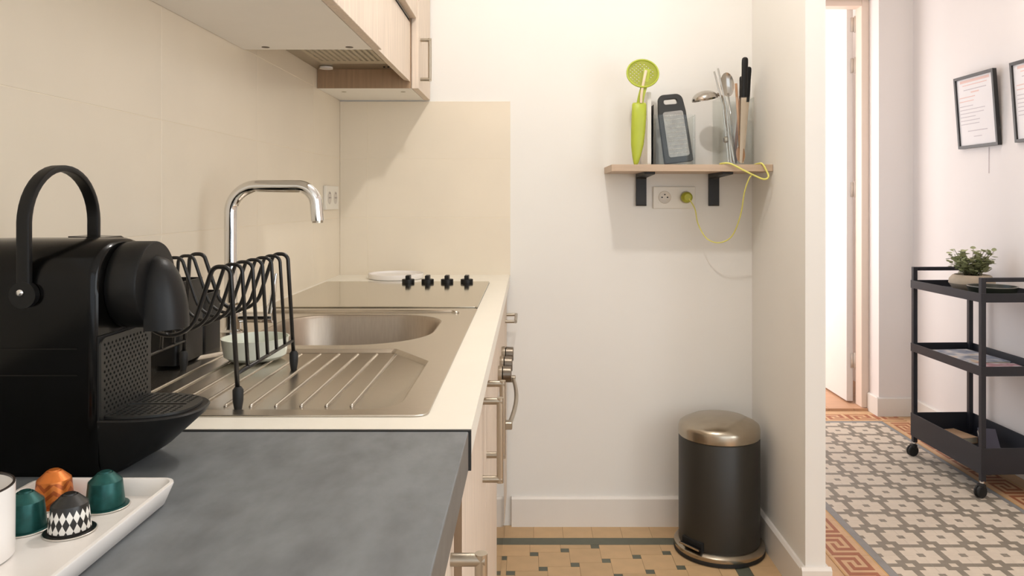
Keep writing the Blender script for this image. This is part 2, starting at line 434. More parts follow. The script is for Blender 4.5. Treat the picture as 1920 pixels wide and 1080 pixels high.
# baseboards ----------------------------------------------------------
def bboard(name, pts, vec):
    bm = B(); prism(bm, pts, vec); return struct(name, bm, base_m)
hb, tb = .104, .014
def prof(): return
bboard('baseboard_back', [(-.06, YB, 0), (-.06, YB-tb, 0), (-.06, YB-tb, hb-.007), (-.06, YB-tb+.007, hb), (-.06, YB, hb)], (XR+.06, 0, 0))
bboard('baseboard_right', [(XR, YB-tb, 0), (XR-tb, YB-tb, 0), (XR-tb, YB-tb, hb-.007), (XR-tb+.007, YB-tb, hb), (XR, YB-tb, hb)], (0, YP-YB+tb, 0))
bboard('baseboard_partition_end', [(XR-tb, YP, 0), (XR-tb, YP-tb, 0), (XR-tb, YP-tb, hb-.007), (XR-tb, YP-tb+.007, hb), (XR-tb, YP, hb)], (XP-XR+2*tb, 0, 0))
bboard('baseboard_hall_left', [(XP, YP, 0), (XP+tb, YP, 0), (XP+tb, YP, hb-.007), (XP+tb-.007, YP, hb), (XP, YP, hb)], (0, 3.0-YP, 0))
bboard('baseboard_hall_far', [(1.855, YH, 0), (1.855, YH-.012, 0), (1.855, YH-.012, .094), (1.855, YH-.006, .10), (1.855, YH, .10)], (XH-1.855, 0, 0))
bboard('baseboard_reveal', [(1.867, YH, 0), (1.855, YH, 0), (1.855, YH, .094), (1.861, YH, .10), (1.867, YH, .10)], (0, .115, 0))
bboard('baseboard_hall_right', [(XH, YH-.012, 0), (XH-.012, YH-.012, 0), (XH-.012, YH-.012, .094), (XH-.006, YH-.012, .10), (XH, YH-.012, .10)], (0, -YH-1.5, 0))
# door with frame -----------------------------------------------------
bm = B(); box(bm, 1.826, 1.867, 4.268, 4.35, .012, 2.25, .003, 1); box(bm, 1.05, 1.09, 4.268, 4.35, .012, 2.25, .003, 1); box(bm, 1.09, 1.826, 4.268, 4.35, 2.215, 2.25, .003, 1)
struct('trim_1', bm, jamb_m, 'pale peach frame of the open door')
bm = B(); box(bm, 1.786, 1.822, 4.372, 5.10, .022, 2.235, .002, 1); dr = struct('door_1', bm, door_m, 'white door standing open into the far room')
for z in (.205, 1.165, 1.86, 2.09):
    bm = B(); lathe(bm, [(.007, 0), (.007, .09)], (1.829, 4.361, z), 12); box(bm, 1.808, 1.829, 4.366, 4.3715, z+.005, z+.085); obj('hinge', bm, hinge_m, dr, True)
bm = B(); tube(bm, fillet([(1.786, 5.03, 1.05), (1.735, 5.03, 1.05), (1.735, 4.92, 1.05)], .012), .009); lathe(bm, [(.022, 1.78), (.022, 1.786)], (0, 5.03, 1.05), 20, 'X'); obj('door_handle', bm, handle_m, dr, True)

# ================================================================== FITTED KITCHEN
XF = -.0764
def dhandle(name, parent, x0, y0, y1, z0, z1, out=.037, r=.0058):
    bm = B()
    ey = r if y1 > y0 else 0; ez = 0 if y1 > y0 else r*(1 if z1 > z0 else -1)
    tube(bm, [(x0, y0, z0), (x0+out+r*.6, y0, z0)], r, 14); tube(bm, [(x0, y1, z1), (x0+out+r*.6, y1, z1)], r, 14)
    tube(bm, [(x0+out, y0-ey, z0-ez), (x0+out, y1+ey, z1+ez)], r, 14)
    return obj(name, bm, handle_m, parent, 'auto')
def carcass(name, x0, x1, y0, y1, z0, z1, mat, parent, t=.018, top=False):
    bm = B()
    box(bm, x0, x1, y0, y0+t, z0, z1); box(bm, x0, x1, y1-t, y1, z0, z1); box(bm, x0, x1, y0+t, y1-t, z0, z0+t)
    box(bm, x0, x0+.006, y0+t, y1-t, z0+t, z1)
    if top: box(bm, x0+.006, x1, y0+t, y1-t, z1-t, z1)
    return obj(name, bm, mat, parent)
# worktops
sx0, sx1, sy0, sy1 = -.6235, -.1235, .947, 1.884
bm = B(); c = .010
XE = -.066
for q in ((XL, XE, .893, sy0+c), (XL, XE, sy1-c, YB-.006), (XL, sx0+c, sy0+c, sy1-c), (sx1-c, XE, sy0+c, sy1-c)): box(bm, q[0], q[1], q[2], q[3], ZW-.03, ZW)
wt = obj('worktop', bm, white_top); tag(wt, 'white laminate worktop holding the steel sink and hob', 'worktop')
tr = B(); box(tr, XL, XE+.0005, .8885, .8928, ZW-.045, ZW+.0012); obj('joint_trim', tr, blk_trim, wt)
bm = B(); box(bm, XL, -.0685, -.6, .8883, ZW-.045, ZW, .0015, 2)
gw = obj('worktop', bm, slate); tag(gw, 'grey slate-look worktop under the black coffee machine', 'worktop')
gw.data.materials.append(slate_edge)
for p in gw.data.polygons:
    if p.normal.x > .9: p.material_index = 1
# sink cabinet
t = thing('sink_cabinet', (-.37, 1.39, 0), 'pale oak base cabinet with two doors below the sink', 'cabinet')
carcass('body', XL+.004, XF-.0185, .90, 1.872, .10, ZW-.0305, wood_v, t)
for (ya, yb, hy) in ((.902, 1.379, 1.297), (1.383, 1.870, 1.42)):
    bm = B(); box(bm, XF-.018, XF, ya, yb, .12, .848, .001, 1); d = obj('door', bm, wood_v, t)
    dhandle('handle', d, XF, hy, hy, .816, .686, .029)
bm = B(); box(bm, -.12, -.104, .90, 1.872, 0, .10); obj('plinth', bm, wood_y, t)
bm = B(); box(bm, XL+.004, XF-.0005, .8982, .8999, .10, ZW-.0460); obj('side_panel', bm, brown_side, t)  # brown sheet added so the gap between the cabinets looks dark
# cabinet below the grey worktop
t = thing('base_cabinet', (-.37, .2, 0), 'pale oak base cabinet below the grey worktop', 'cabinet')
carcass('body', XL+.004, XF-.0185, -.55, .80, .10, ZW-.0455, wood_v, t)
for (ya, yb, hy) in ((-.548, .123, .19), (.127, .798, .762)):
    bm = B(); box(bm, XF-.018, XF, ya, yb, .12, .838, .001, 1); d = obj('door', bm, wood_v, t)
    dhandle('handle', d, XF, hy, hy, .799, .67, .030, .0064)
bm = B(); box(bm, -.12, -.104, -.55, .80, 0, .10); obj('plinth', bm, wood_y, t)
# oven
t = thing('oven', (-.37, 2.18, 0), 'built-in oven with three steel knobs under the hob', 'oven')
bm = B(); box(bm, XL+.004, XF-.0185, 1.876, 2.476, .0, ZW-.0305); obj('body', bm, mela, t)
bm = B(); box(bm, XF-.018, XF, 1.878, 2.474, .655, .852, .001, 1); obj('control_panel', bm, wood_v, t)
bm = B(); box(bm, XF-.018, XF-.001, 1.878, 2.474, .11, .650, .002, 1); od = obj('oven_door', bm, M('oven_glass', (150, 140, 126), .08, 1), t)
for y in (1.955, 2.075, 2.21):
    bm = B(); lathe(bm, [(.0205, XF), (.0215, XF+.004), (.0215, XF+.010), (.018, XF+.0115)], (0, y, .714), 24, 'X'); kn = obj('knob', bm, handle_m, t, 'auto')
    bm = B(); lathe(bm, [(.018, XF+.0115), (.0205, XF+.013), (.0195, XF+.032), (.018, XF+.0335)], (0, y, .714), 24, 'X'); obj('knob_grip', bm, M('dark_nickel', (120, 110, 98), .35, 1), kn, 'auto')
bm = B()
tube(bm, [(XF+.028+.014*math.sin(PI*k/16), 1.93+.52*k/16, .592) for k in range(17)], .006, 10); 
oh = obj('oven_handle', bm, handle_m, od, True)
for y in (1.94, 2.44):
    bm = B(); box(bm, XF-.001, XF+.036, y-.013, y+.013, .582, .600, .002, 1); obj('handle_bracket', bm, handle_m, od)
# corner drawer unit
t = thing('drawer_unit', (-.37, 2.61, 0), 'narrow pale oak drawer unit between the oven and back wall', 'cabinet')
carcass('body', XL+.004, XF-.0185, 2.48, YB-.01, .10, ZW-.0305, wood_v, t)
for k, (za, zb) in enumerate(((.62, .850), (.37, .616), (.12, .366))):
    bm = B(); box(bm, XF-.018, XF, 2.482, YB-.012, za, zb, .001, 1); d = obj('drawer', bm, wood_v, t)
    if k == 0: dhandle('handle', d, XF, 2.55, 2.70, .753, .753, .034, .0052)
bm = B(); box(bm, -.12, -.104, 2.48, YB-.016, 0, .10); obj('plinth', bm, wood_y, t)

# sink ------------------------------------------------------------------
t = thing('sink', ((sx0+sx1)/2, 1.4, ZW), 'stainless steel sink with ribbed draining board set in the white worktop', 'sink')
zs = ZW+.0025
recess = [(-.162, .972, 0), (-.162, 1.264, 0), (-.231, 1.368, 0), (-.515, 1.368, 0), (-.585, 1.264, 0), (-.585, .972, 0)]
rec = [(p.x, p.y) for p in fillet(recess, [.05, .012, .012, .012, .012, .05], 6, True)]
bowl = [(p.x, p.y) for p in fillet([(-.535, 1.402, 0), (-.187, 1.402, 0), (-.187, 1.776, 0), (-.535, 1.776, 0)], [.10, .15, .11, .10], 12, True)]
bm = B(); plate(bm, rrect(sx0, sx1, sy0, sy1, .016), [rec, bowl], .0025, lambda x, y, z: Vector((x, y, ZW+.00125+z)), .0008)
obj('rim', bm, steel, t, 'auto')
def scl(o, s, cx, cy, z, d=None): return [Vector((cx+(x-cx)*s, cy+(y-cy)*s, z)) for x, y in o]
bm = B(); cx, cy = -.3735, 1.17
loft(bm, [scl(rec, 1, cx, cy, zs), scl(rec, .992, cx, cy, zs-.001), scl(rec, .972, cx, cy, zs-.0055), scl(rec, .965, cx, cy, zs-.006)])
dn = obj('draining_board', bm, steel, t, 'auto')
for k in range(10):
    x = -.2295-.0327*k
    bm = B(); tube(bm, [(x, 1.008, zs-.0068), (x, 1.012, zs-.0052), (x, 1.344, zs-.0052), (x, 1.348, zs-.0068)], .0023, 8); obj('drain_rib', bm, steel, dn, True)
bm = B(); cx, cy = -.36, 1.589
loft(bm, [scl(bowl, 1, cx, cy, zs), scl(bowl, .985, cx, cy, zs-.001), scl(bowl, .965, cx, cy, zs-.008), scl(bowl, .94, cx, cy, ZW-.10), scl(bowl, .88, cx, cy, ZW-.135), scl(bowl, .7, cx, cy, ZW-.145), scl(bowl, .2, cx, cy, ZW-.148)])
bo = obj('bowl', bm, steel_bowl, t, 'auto')
bm = B(); lathe(bm, [(0, .002), (.03, .003), (.04, 0), (.04, -.004)], (cx, cy, ZW-.146), 24); obj('drain', bm, chrome, bo, True)
bm = B(); tube(bm, fillet([(-.60, 1.816, zs-.001), (-.175, 1.816, zs-.001), (-.165, 1.80, zs-.002)], .008), [.006]*20, 10)
obj('back_ledge', bm, steel, t, True)
# faucet
t = thing('faucet', (-.588, 1.538, zs), 'tall chrome swan-neck faucet behind the dish rack', 'faucet')
bm = B(); lathe(bm, [(.027, 0), (.027, .004), (.021, .008), (.020, .055), (.0135, .060)], (-.588, 1.538, zs), 24); obj('base', bm, chrome, t, 'auto')
bm = B(); tube(bm, fillet([(-.588, 1.538, zs+.05), (-.588, 1.538, 1.178), (-.4225, 1.538, 1.178), (-.4165, 1.538, 1.110)], [0, .052, .042, 0], 12), .0125, 20); obj('spout', bm, chrome, t, 'auto')
bm = B(); lathe(bm, [(.0105, -.006), (.0105, 0)], (-.4165, 1.538, 1.112), 16); obj('aerator', bm, handle_m, t)
bm = B(); tube(bm, [(-.57, 1.538, zs+.03), (-.505, 1.538, zs+.03)], .011, 14); tube(bm, [(-.512, 1.538, zs+.025), (-.507, 1.538, zs+.06), (-.499, 1.538, 1.006)], [.0085, .007, .003], 12)
obj('lever', bm, chrome, t, 'auto')
# hob
hx0, hx1, hy0, hy1 = -.641, -.125, 1.8895, 2.476
t = thing('hob', (-.38, 2.18, ZW), 'polished flat hob with four black knobs in the white worktop', 'hob')
bm = B(); plate(bm, rrect(hx0, hx1, hy0, hy1, .012), [], .004, lambda x, y, z: Vector((x, y, ZW+.0034+z)), .001); obj('hob_plate', bm, hob_m, t, 'auto')
bm = B(); box(bm, hx0-.001, hx1+.001, hy0-.0035, hy1+.001, ZW+.0002, ZW+.0014); obj('gasket', bm, black_hole, t)
for u in (765, 801.5, 838, 875):
    p = at(u, 532, 2.44)
    bm = B(); lathe(bm, [(.0195, 0), (.0195, .009), (.0185, .0105)], (p.x, 2.445, ZW+.0054), 24); kn = obj('knob', bm, black_satin, t, 'auto')
    bm = B(); box(bm, p.x-.0068, p.x+.0068, 2.428, 2.462, ZW+.0157, ZW+.028, .002, 2); obj('knob_grip', bm, black_satin, kn)
# white plate behind hob
bm = B(); lathe(bm, [(.084, 0), (.090, .002), (.0925, .016), (.0915, .0185), (.088, .0185), (.084, .012), (0, .011)], (-.446, 2.620, ZW), 48)
tag(obj('dish', bm, porcelain, None, 'auto'), 'flat white round dish lying behind the hob', 'plate')

# wall cabinets -----------------------------------------------------------
zb = 1.502
def wallcab(name, label, y0, y1, z0, z1, xf, doors, side=True):
    t = thing(name, ((XL+xf)/2, (y0+y1)/2, z0), label, 'cabinet')
    bm = B(); box(bm, XL+.001, xf-.022, y0, y1, z0+.0005, z1); bd = obj('body', bm, mela, t)
    for (a, b) in doors:
        bm = B(); box(bm, xf-.021, xf, a, b, z0, z1, .001, 1); obj('door', bm, wood_v, t)
    return t, bd
t, bd = wallcab('wall_cabinet', 'pale oak wall cabinet with cream underside above the coffee machine', .55, 1.82, zb, 2.25, -.343, ((.552, .976), (.98, 1.398), (1.402, 1.82)))
for u in (498, 655):
    p = at(u, 90, 1.79); bm = B(); lathe(bm, [(.009, 0), (.009, .0006)], (p.x, 1.79, zb-.0002), 14); obj('cam_hole', bm, M('brown_cap', (96, 84, 70), .6), bd)
t, bd = wallcab('wall_cabinet', 'narrow pale oak wall cabinet with a bar handle in the corner', 2.452, YB-.008, zb, 2.25, -.347, ((2.452, YB-.008),))
d = [c for c in t.children if c.name.startswith('door')][0]
dhandle('handle', d, -.347, 2.50, 2.50, 1.538, 1.664, .030, .0056)
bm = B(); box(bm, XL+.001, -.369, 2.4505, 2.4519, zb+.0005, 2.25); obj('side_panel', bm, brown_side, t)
for u in (638, 751):
    p = at(u, 172, 2.48); bm = B(); lathe(bm, [(.008, 0), (.008, .0006)], (p.x, 2.53, zb-.0002), 14); obj('cam_hole', bm, M('pale_cap', (170, 160, 140), .6), bd)
t, bd = wallcab('wall_cabinet', 'pale oak lift-up cabinet above the cooker hood', 1.824, 2.448, 1.722, 2.25, -.352, ((1.826, 2.446),))
t = thing('cooker_hood', (-.51, 2.135, 1.56), 'grey steel cooker hood with perforated filter and oak flap', 'hood')
bm = B(); box(bm, XL+.001, -.395, 1.824, 2.448, 1.562, 1.72); obj('body', bm, hood_m, t)
holes = [circ(-.605+.0165*i, 1.90+.0165*j, .0052, 6) for i in range(13) for j in range(24)]
bm = B(); plate(bm, rrect(-.62, -.393, 1.86, 2.33, .004, 2), holes, .002, lambda x, y, z: Vector((x, y, 1.5600+z))); fl = obj('filter', bm, M('filter_steel', (190, 180, 160), .45, .8), t)
bm = B(); box(bm, -.615, -.40, 1.865, 2.325, 1.5611, 1.5617); obj('filter_mesh', bm, black_hole, fl)
bm = B(); lathe(bm, [(.020, 0), (.020, .006), (.014, .008)], (-.622, 2.395, 1.554), 20); obj('lamp_cover', bm, porcelain, t, 'auto')
for x in (-.445, -.432):
    bm = B(); lathe(bm, [(.0035, 0), (.0035, .003)], (x, 2.40, 1.5595), 10); obj('button', bm, black_hole, t)
bm = B()
# the flap leans out a little
prism(bm, [(-.392, 1.826, 1.528), (-.372, 1.826, 1.523), (-.372, 1.826, 1.708), (-.392, 1.826, 1.708)], (0, .620, 0)); obj('flap', bm, wood_v, t)
bm = B(); box(bm, -.393, -.376, 1.826, 2.446, 1.708, 1.7205); obj('flap_shadow_strip', bm, black_hole, t)  # black strip standing in for the shadow line under the overhanging door

# ================================================================== ON THE WORKTOP
# dish rack
ry = [.990+.0392*k for k in range(7)]; rx = -.456; zr = zs-.0058
t = thing('dish_rack', (rx, 1.11, zr), 'black wire dish rack standing on the draining board', 'dish rack')
def mpath(y, lean=0):
    P = [(rx+.0865, y, .905), (rx+.077, y, 1.066), (rx+.055, y, 1.066), (rx+.026, y, .979), (rx-.026, y, .979), (rx-.055, y, 1.066), (rx-.077, y, 1.066), (rx-.0865, y, .905)]
    return fillet(P, [0, .0105, .0105, .038, .038, .0105, .0105, 0], 8)
for k, y in enumerate(ry):
    bm = B(); pts = mpath(y)
    if 0 < k < 6: pts = [p for p in pts if True]; pts[0] = Vector((rx+.085, y, .930)); pts[-1] = Vector((rx-.085, y, .930))
    tube(bm, pts, .0025 if 0 < k < 6 else .0030, 10); obj('wire', bm, black_wire, t, True)
for s in (-1, 1):
    bm = B(); tube(bm, [(rx+s*.085, ry[0], .930), (rx+s*.085, ry[-1], .930)], .0026, 10); obj('rail', bm, black_wire, t, True)
    for y in (ry[0], ry[-1]):
        bm = B(); lathe(bm, [(.0045, 0), (.0065, .012), (.0068, .026), (.004, .030)], (rx+s*.0867, y, zr), 16); obj('foot', bm, rubber, t, 'auto')
# cutlery holder
t = thing('cutlery_holder', (-.587, 1.31, zs), 'black plastic cutlery holder with two cups beside the dish rack', 'cutlery holder')
def cup(x0, x1, y0, y1, z0, z1, T=.003):
    bm = B(); o = rrect(x0, x1, y0, y1, .008, 4); i = rrect(x0+T, x1-T, y0+T, y1-T, .006, 4)
    loft(bm, [[Vector((x, y, z0)) for x, y in o], [Vector((x, y, z1)) for x, y in o], [Vector((x, y, z1)) for x, y in i], [Vector((x, y, z0+T)) for x, y in i]], True, True); return bm
obj('tall_cup', cup(-.621, -.552, 1.225, 1.325, zs, 1.020), black_satin, t, 'auto')
obj('short_cup', cup(-.621, -.552, 1.3255, 1.40, zs, .990), black_satin, t, 'auto')
# celadon bowl
bm = B(); lathe(bm, [(.042, 0), (.050, .006), (.0540, .033), (.0548, .0350), (.0525, .0350), (.048, .010), (0, .008)], (-.456, 1.300, zs-.0022), 40)
tag(obj('bowl', bm, celadon, None, 'auto'), 'pale green glazed ceramic bowl on the draining board', 'bowl')

# coffee machine ----------------------------------------------------------
cy0, cy1 = .734, .842; cyc = (cy0+cy1)/2
t = thing('coffee_machine', (-.50, cyc, ZW), 'black capsule coffee machine with round head and arched lever', 'coffee machine')
def arch(x, dy=0, dz=0, z0=ZW):
    hw = (cy1-cy0)/2-dy; zt = 1.113-dz; pts = [(x, cyc-hw+.008, z0), (x, cyc-hw, z0+.012), (x, cyc-hw, zt-.05)]
    for k in range(1, 16):
        a = PI*k/16; pts.append((x, cyc-hw*math.copysign(abs(math.cos(a))**.75, math.cos(a)), zt-.05+.05*math.sin(a)**.85))
    pts += [(x, cyc+hw, zt-.05), (x, cyc+hw, z0+.012), (x, cyc+hw-.008, z0)]
    return [Vector(p) for p in pts]
bm = B(); loft(bm, [arch(-.655, .008, .01), arch(-.648, .001, .002), arch(-.50), arch(-.416, 0), arch(-.4105, .0015, .0015), arch(-.408, .0045, .004)], True, True)
body = obj('body', bm, black_gloss, t, 'auto')
bm = B()
for z in (.985, 1.010): box(bm, -.52, -.425, cy0-.0006, cy0+.001, z, z+.0012)
obj('side_seam', bm, black_gloss, body)
hz = 1.066
bm = B(); lathe(bm, [(.040, -.4085), (.0425, -.406), (.0435, -.400), (.0435, -.3785), (.0425, -.3765), (.0, -.3755)], (0, cyc, hz), 48, 'X'); nose = obj('head', bm, black_satin, t, 'auto')
# beak on the head
bm = B(); rings = []
N, K = 14, 14
for i in range(N+1):
    z = 1.0225+(1.0955-1.0225)*i/N; q = i/N
    hw = .027*math.sqrt(max(0, 1-q**2.6)); dp = .031*math.sqrt(max(0, 1-q**2.0)); 
    rings.append([Vector((-.3765+dp*math.sin(PI*k/K)**.8, cyc-.0+hw*math.cos(PI*k/K), z)) for k in range(K+1)])
for a, b in zip(rings, rings[1:]):
    va = [bm.verts.new(p) for p in a]; vb = [bm.verts.new(p) for p in b]
    for k in range(K): bm.faces.new((va[k], va[k+1], vb[k+1], vb[k]))
bm.faces.new([bm.verts.new(p) for p in rings[0]]); bmesh.ops.remove_doubles(bm, verts=bm.verts, dist=1e-5)
obj('coffee_outlet', bm, black_satin, nose, 'auto')
# perforated front panel
hol = []
for j in range(17):
    for i in range(13):
        y = .743+.0069*i+(.00345 if j % 2 else 0); z = .944+.0043*j
        if y < .829: hol.append(circ(y, z, .0017, 6))
bm = B(); box(bm, -.4082, -.4066, .737, .834, .935, 1.0215); obj('panel_back', bm, black_hole, body)
bm = B(); plate(bm, rrect(.737, .834, .9385, 1.0195, .008, 4), hol, .0022, lambda x, y, z: Vector((-.4055+z, x, y))); obj('drip_wall', bm, dark_grid, body, False)
# drip tray
def tray_out(tip, hw, z, n=18):
    xb = -.4085; pts = [(xb, cyc-hw, z), (xb+(tip-xb)*.25, cyc-hw, z)]
    for k in range(1, n):
        a = PI*k/n; pts.append((xb+(tip-xb)*(.25+.75*math.sin(a)**.9), cyc-hw*math.copysign(abs(math.cos(a))**.8, math.cos(a)), z))
    pts += [(xb+(tip-xb)*.25, cyc+hw, z), (xb, cyc+hw, z)]; return [Vector(p) for p in pts]
bm = B(); loft(bm, [tray_out(-.395, .043, ZW), tray_out(-.3665, .0475, .903), tray_out(-.331, .0505, .9345), tray_out(-.3275, .0515, .9405), tray_out(-.329, .0505, .9420)], True, True)
dt = obj('drip_tray', bm, black_satin, t, 'auto')
oo = [(p.x, p.y) for p in tray_out(-.335, .0462, 0)]
hol = []
for i in range(9):
    x = -.4025+.0066*i
    for s in (-1, 1):
        for k in range(7):
            y0 = .0065+k*.0052
            if ((x+.4085)/.0735)**3.2+((y0+.005)/.0462)**2.6 < .93:
                ya, yb = sorted((cyc+s*y0, cyc+s*(y0+.0036))); hol.append([(x, ya), (x+.0036, ya), (x+.0036, yb), (x, yb)])
hol.append([(-.404, cyc-.0028), (-.346, cyc-.0018), (-.346, cyc+.0018), (-.404, cyc+.0028)])
bm = B(); plate(bm, oo, hol, .0022, lambda x, y, z: Vector((x, y, .9436+z))); obj('drip_grille', bm, dark_grid, dt)
bm = B(); loft(bm, [[Vector((x, y, .9421)) for x, y in oo], [Vector((x, y, .9424)) for x, y in oo]], True, True); obj('tray_well', bm, black_hole, dt)
# lever handle
xh = -.4725
pts = [(xh, cy0-.0045, 1.055)]
pts += [(xh, cy0-.0045, 1.13)]
hw = cyc-(cy0-.0045)
for k in range(1, 20):
    a = PI*k/20; pts.append((xh, cyc-hw*math.cos(a), 1.128+.055*math.sin(a)))
pts += [(xh, cy1+.0045, 1.13), (xh, cy1+.0045, 1.055)]
bm = B(); tube(bm, pts, 1, 16, True, (.0125, .0065, (1, 0, 0))); lv = obj('lever', bm, black_satin, t, 'auto')
bm = B(); lathe(bm, [(.0125, cy0-.008), (.0125, cy0-.001)], (xh, 0, 1.062), 24, 'Y'); obj('pivot', bm, black_satin, lv, 'auto')
bm = B(); lathe(bm, [(0, cy0-.0105), (.003, cy0-.0102), (.0036, cy0-.008)], (xh-.001, 0, 1.0645), 16, 'Y'); obj('pivot_screw', bm, chrome, lv, True)
bm = B(); prism(bm, [(-.476, .800, 1.107), (-.436, .800, 1.107), (-.428, .800, 1.100), (-.428, .800, 1.097), (-.476, .800, 1.097)], (0, .041, 0)); 
bm2 = B(); prism(bm2, [(-.476, .805, 1.1135), (-.440, .805, 1.1125), (-.430, .805, 1.1065), (-.430, .805, 1.100), (-.476, .805, 1.100)], (0, .036, 0)); bm.free()
obj('capsule_slot_lid', bm2, black_gloss, t)

# tray, capsules and cup ----------------------------------------------------
tx0, tx1, ty0, ty1 = -.432, -.307, .36, .686
def rr3(ins, z, r): return [Vector((x, y, z)) for x, y in rrect(tx0+ins, tx1-ins, ty0+ins, ty1-ins, max(r, .002), 5)]
bm = B(); loft(bm, [rr3(.010, ZW, .006), rr3(.007, ZW+.002, .009), rr3(.0005, ZW+.0185, .013), rr3(.0008, ZW+.0198, .013), rr3(.0035, ZW+.020, .011), rr3(.0045, ZW+.019, .010), rr3(.009, ZW+.0065, .007), rr3(.012, ZW+.006, .006)], True, True)
tag(obj('serving_tray', bm, porcelain, None, 'auto'), 'white rectangular porcelain tray holding coffee capsules', 'tray')
def capsule_mat(kind):
    m = M('capsule_'+kind, {'teal': (26, 80, 76), 'orange': (206, 116, 48), 'black': (30, 28, 26)}[kind], .36, .5 if kind != 'black' else 0, var=.25 if kind == 'teal' else .08, scale=140)
    nt = m.node_tree; n = nt.nodes; L = nt.links
    if kind in ('black', 'orange') and 'Checker Texture' not in n:
        tc = n.new('ShaderNodeTexCoord'); sp = n.new('ShaderNodeSeparateXYZ'); L.new(tc.outputs['Object'], sp.inputs[0])
        def mt(op, a, b=None):
            x = n.new('ShaderNodeMath'); x.operation = op
            for i, q in enumerate((a, b)):
                if q is None: continue
                if isinstance(q, (int, float)): x.inputs[i].default_value = q
                else: L.new(q, x.inputs[i])
            return x.outputs[0]
        A = mt('MULTIPLY', mt('ARCTAN2', sp.outputs['Y'], sp.outputs['X']), 9/PI if kind == 'black' else 6/PI)
        if kind == 'black':
            Zs = mt('DIVIDE', sp.outputs['Z'], .0098); s_, t_ = mt('ADD', A, Zs), mt('SUBTRACT', A, Zs)
            cb = n.new('ShaderNodeCombineXYZ'); L.new(mt('ADD', s_, 100.0), cb.inputs[0]); L.new(mt('ADD', t_, 100.0), cb.inputs[1]); cb.inputs[2].default_value = .5
            ck = n.new('ShaderNodeTexChecker'); ck.inputs['Scale'].default_value = 1; L.new(cb.outputs[0], ck.inputs['Vector'])
            band = mt('MULTIPLY', mt('GREATER_THAN', sp.outputs['Z'], .0028), mt('LESS_THAN', sp.outputs['Z'], .0196))
            fac = mt('MULTIPLY', ck.outputs['Fac'], band); col = lin((236, 232, 224))
        else:
            zz = mt('ADD', mt('MULTIPLY', mt('PINGPONG', A, 1.0), .006), sp.outputs['Z'])
            fac = mt('MULTIPLY', mt('GREATER_THAN', mt('FRACT', mt('DIVIDE', zz, .008)), .55), mt('LESS_THAN', sp.outputs['Z'], .021)); col = lin((164, 80, 30))
        mx = n.new('ShaderNodeMix'); mx.data_type = 'RGBA'
        p = n['Principled BSDF']; src = p.inputs['Base Color'].links[0].from_socket
        L.new(fac, mx.inputs['Factor']); L.new(src, mx.inputs['A']); mx.inputs['B'].default_value = col+(1,); L.new(mx.outputs['Result'], p.inputs['Base Color'])
    return m
def capsule(x, y, kind, label):
    z = ZW+.0062
    t = thing('coffee_capsule', (x, y, z), label, 'capsule', 'coffee capsules on the white tray')
    m = capsule_mat(kind)
    bm = B(); lathe(bm, [(.0152, .0014), (.0132, .0212), (.0129, .0222), (.0060, .0288), (.0048, .0285), (.0042, .0299), (0, .0302)], (x, y, z), 48); obj('shell', bm, m, t, 'crisp')
    bm = B(); lathe(bm, [(.0170, .0009), (.0183, .0010), (.0184, .0015), (.0176, .0019), (.0150, .0017)], (x, y, z), 40); obj('rim', bm, M('capsule_rim_'+kind, {'teal': (32, 84, 80), 'orange': (176, 100, 46), 'black': (30, 28, 26)}[kind], .3, .6), t, 'auto')
    bm = B(); lathe(bm, [(.0160, .0), (.0190, .0), (.0193, .0006), (.0188, .0012), (.0160, .0010)], (x, y, z), 40, closed=True); obj('foil_edge', bm, M('foil', (214, 208, 200), .3, .6), t, True)
capsule(-.3560, .655, 'teal', 'dark teal coffee capsule near the rounded corner of the white tray')
capsule(-.4015, .659, 'orange', 'orange coffee capsule with zigzag pattern')
capsule(-.3570, .606, 'black', 'black coffee capsule with white diamond pattern')
capsule(-.3950, .611, 'teal', 'dark teal coffee capsule beside the white cup')
t = thing('espresso_cup', (-.4065, .553, ZW+.006), 'small white espresso cup with a dark rim on the tray', 'cup')
cz = ZW+.0062
bm = B(); lathe(bm, [(.0335, 0), (.0352, .0015), (.0355, .052), (.0340, .0525), (.0330, .004), (0, .0035)], (-.4065, .553, cz), 48); cp = obj('cup_body', bm, porcelain, t, 'auto')
bm = B(); lathe(bm, [(.0354, .0522), (.0352, .0530), (.0338, .0530), (.0336, .0515)], (-.4065, .553, cz), 48, closed=True); obj('cup_rim', bm, M('dark_brown_rim', (46, 36, 30), .35), cp, 'auto')
# sockets --------------------------------------------------------------------
t = thing('wall_socket', (XL, 2.605, 1.14), 'white double socket on the cream tiled wall beside the hob', 'socket')
bm = B(); box(bm, XL, XL+.010, 2.525, 2.69, 1.119, 1.198, .002, 2); obj('plate', bm, plastic_w, t)
for y in (2.567, 2.645):
    bm = B(); lathe(bm, [(.021, XL+.0101), (.021, XL+.0112)], (0, y, 1.1585), 24, 'X'); si = obj('socket_insert', bm, M('socket_grey', (206, 198, 188), .5), t)
    bm = B(); 
    for dy, dz in ((-.0095, 0), (.0095, 0)): lathe(bm, [(.0027, XL+.0112), (.0027, XL+.0116)], (0, y+dy, 1.1585+dz), 10, 'X')
    obj('contact_hole', bm, black_hole, si)
    bm = B(); lathe(bm, [(.0028, XL+.0102), (.0028, XL+.0120)], (0, y, 1.1735), 10, 'X'); obj('earth_pin', bm, M('brass_dark', (90, 76, 60), .4, .6), si)
p0, p1 = at(1224, 391, YB), at(1303, 350, YB)
t = thing('wall_socket', ((p0.x+p1.x)/2, YB, p0.z), 'white double socket on the back wall under the shelf', 'socket')
bm = B(); box(bm, p0.x, p1.x, YB-.009, YB, p0.z, p1.z, .002, 2); obj('plate', bm, plastic_w, t)
sc = [at(1245.5, 370, YB), at(1285, 370, YB)]
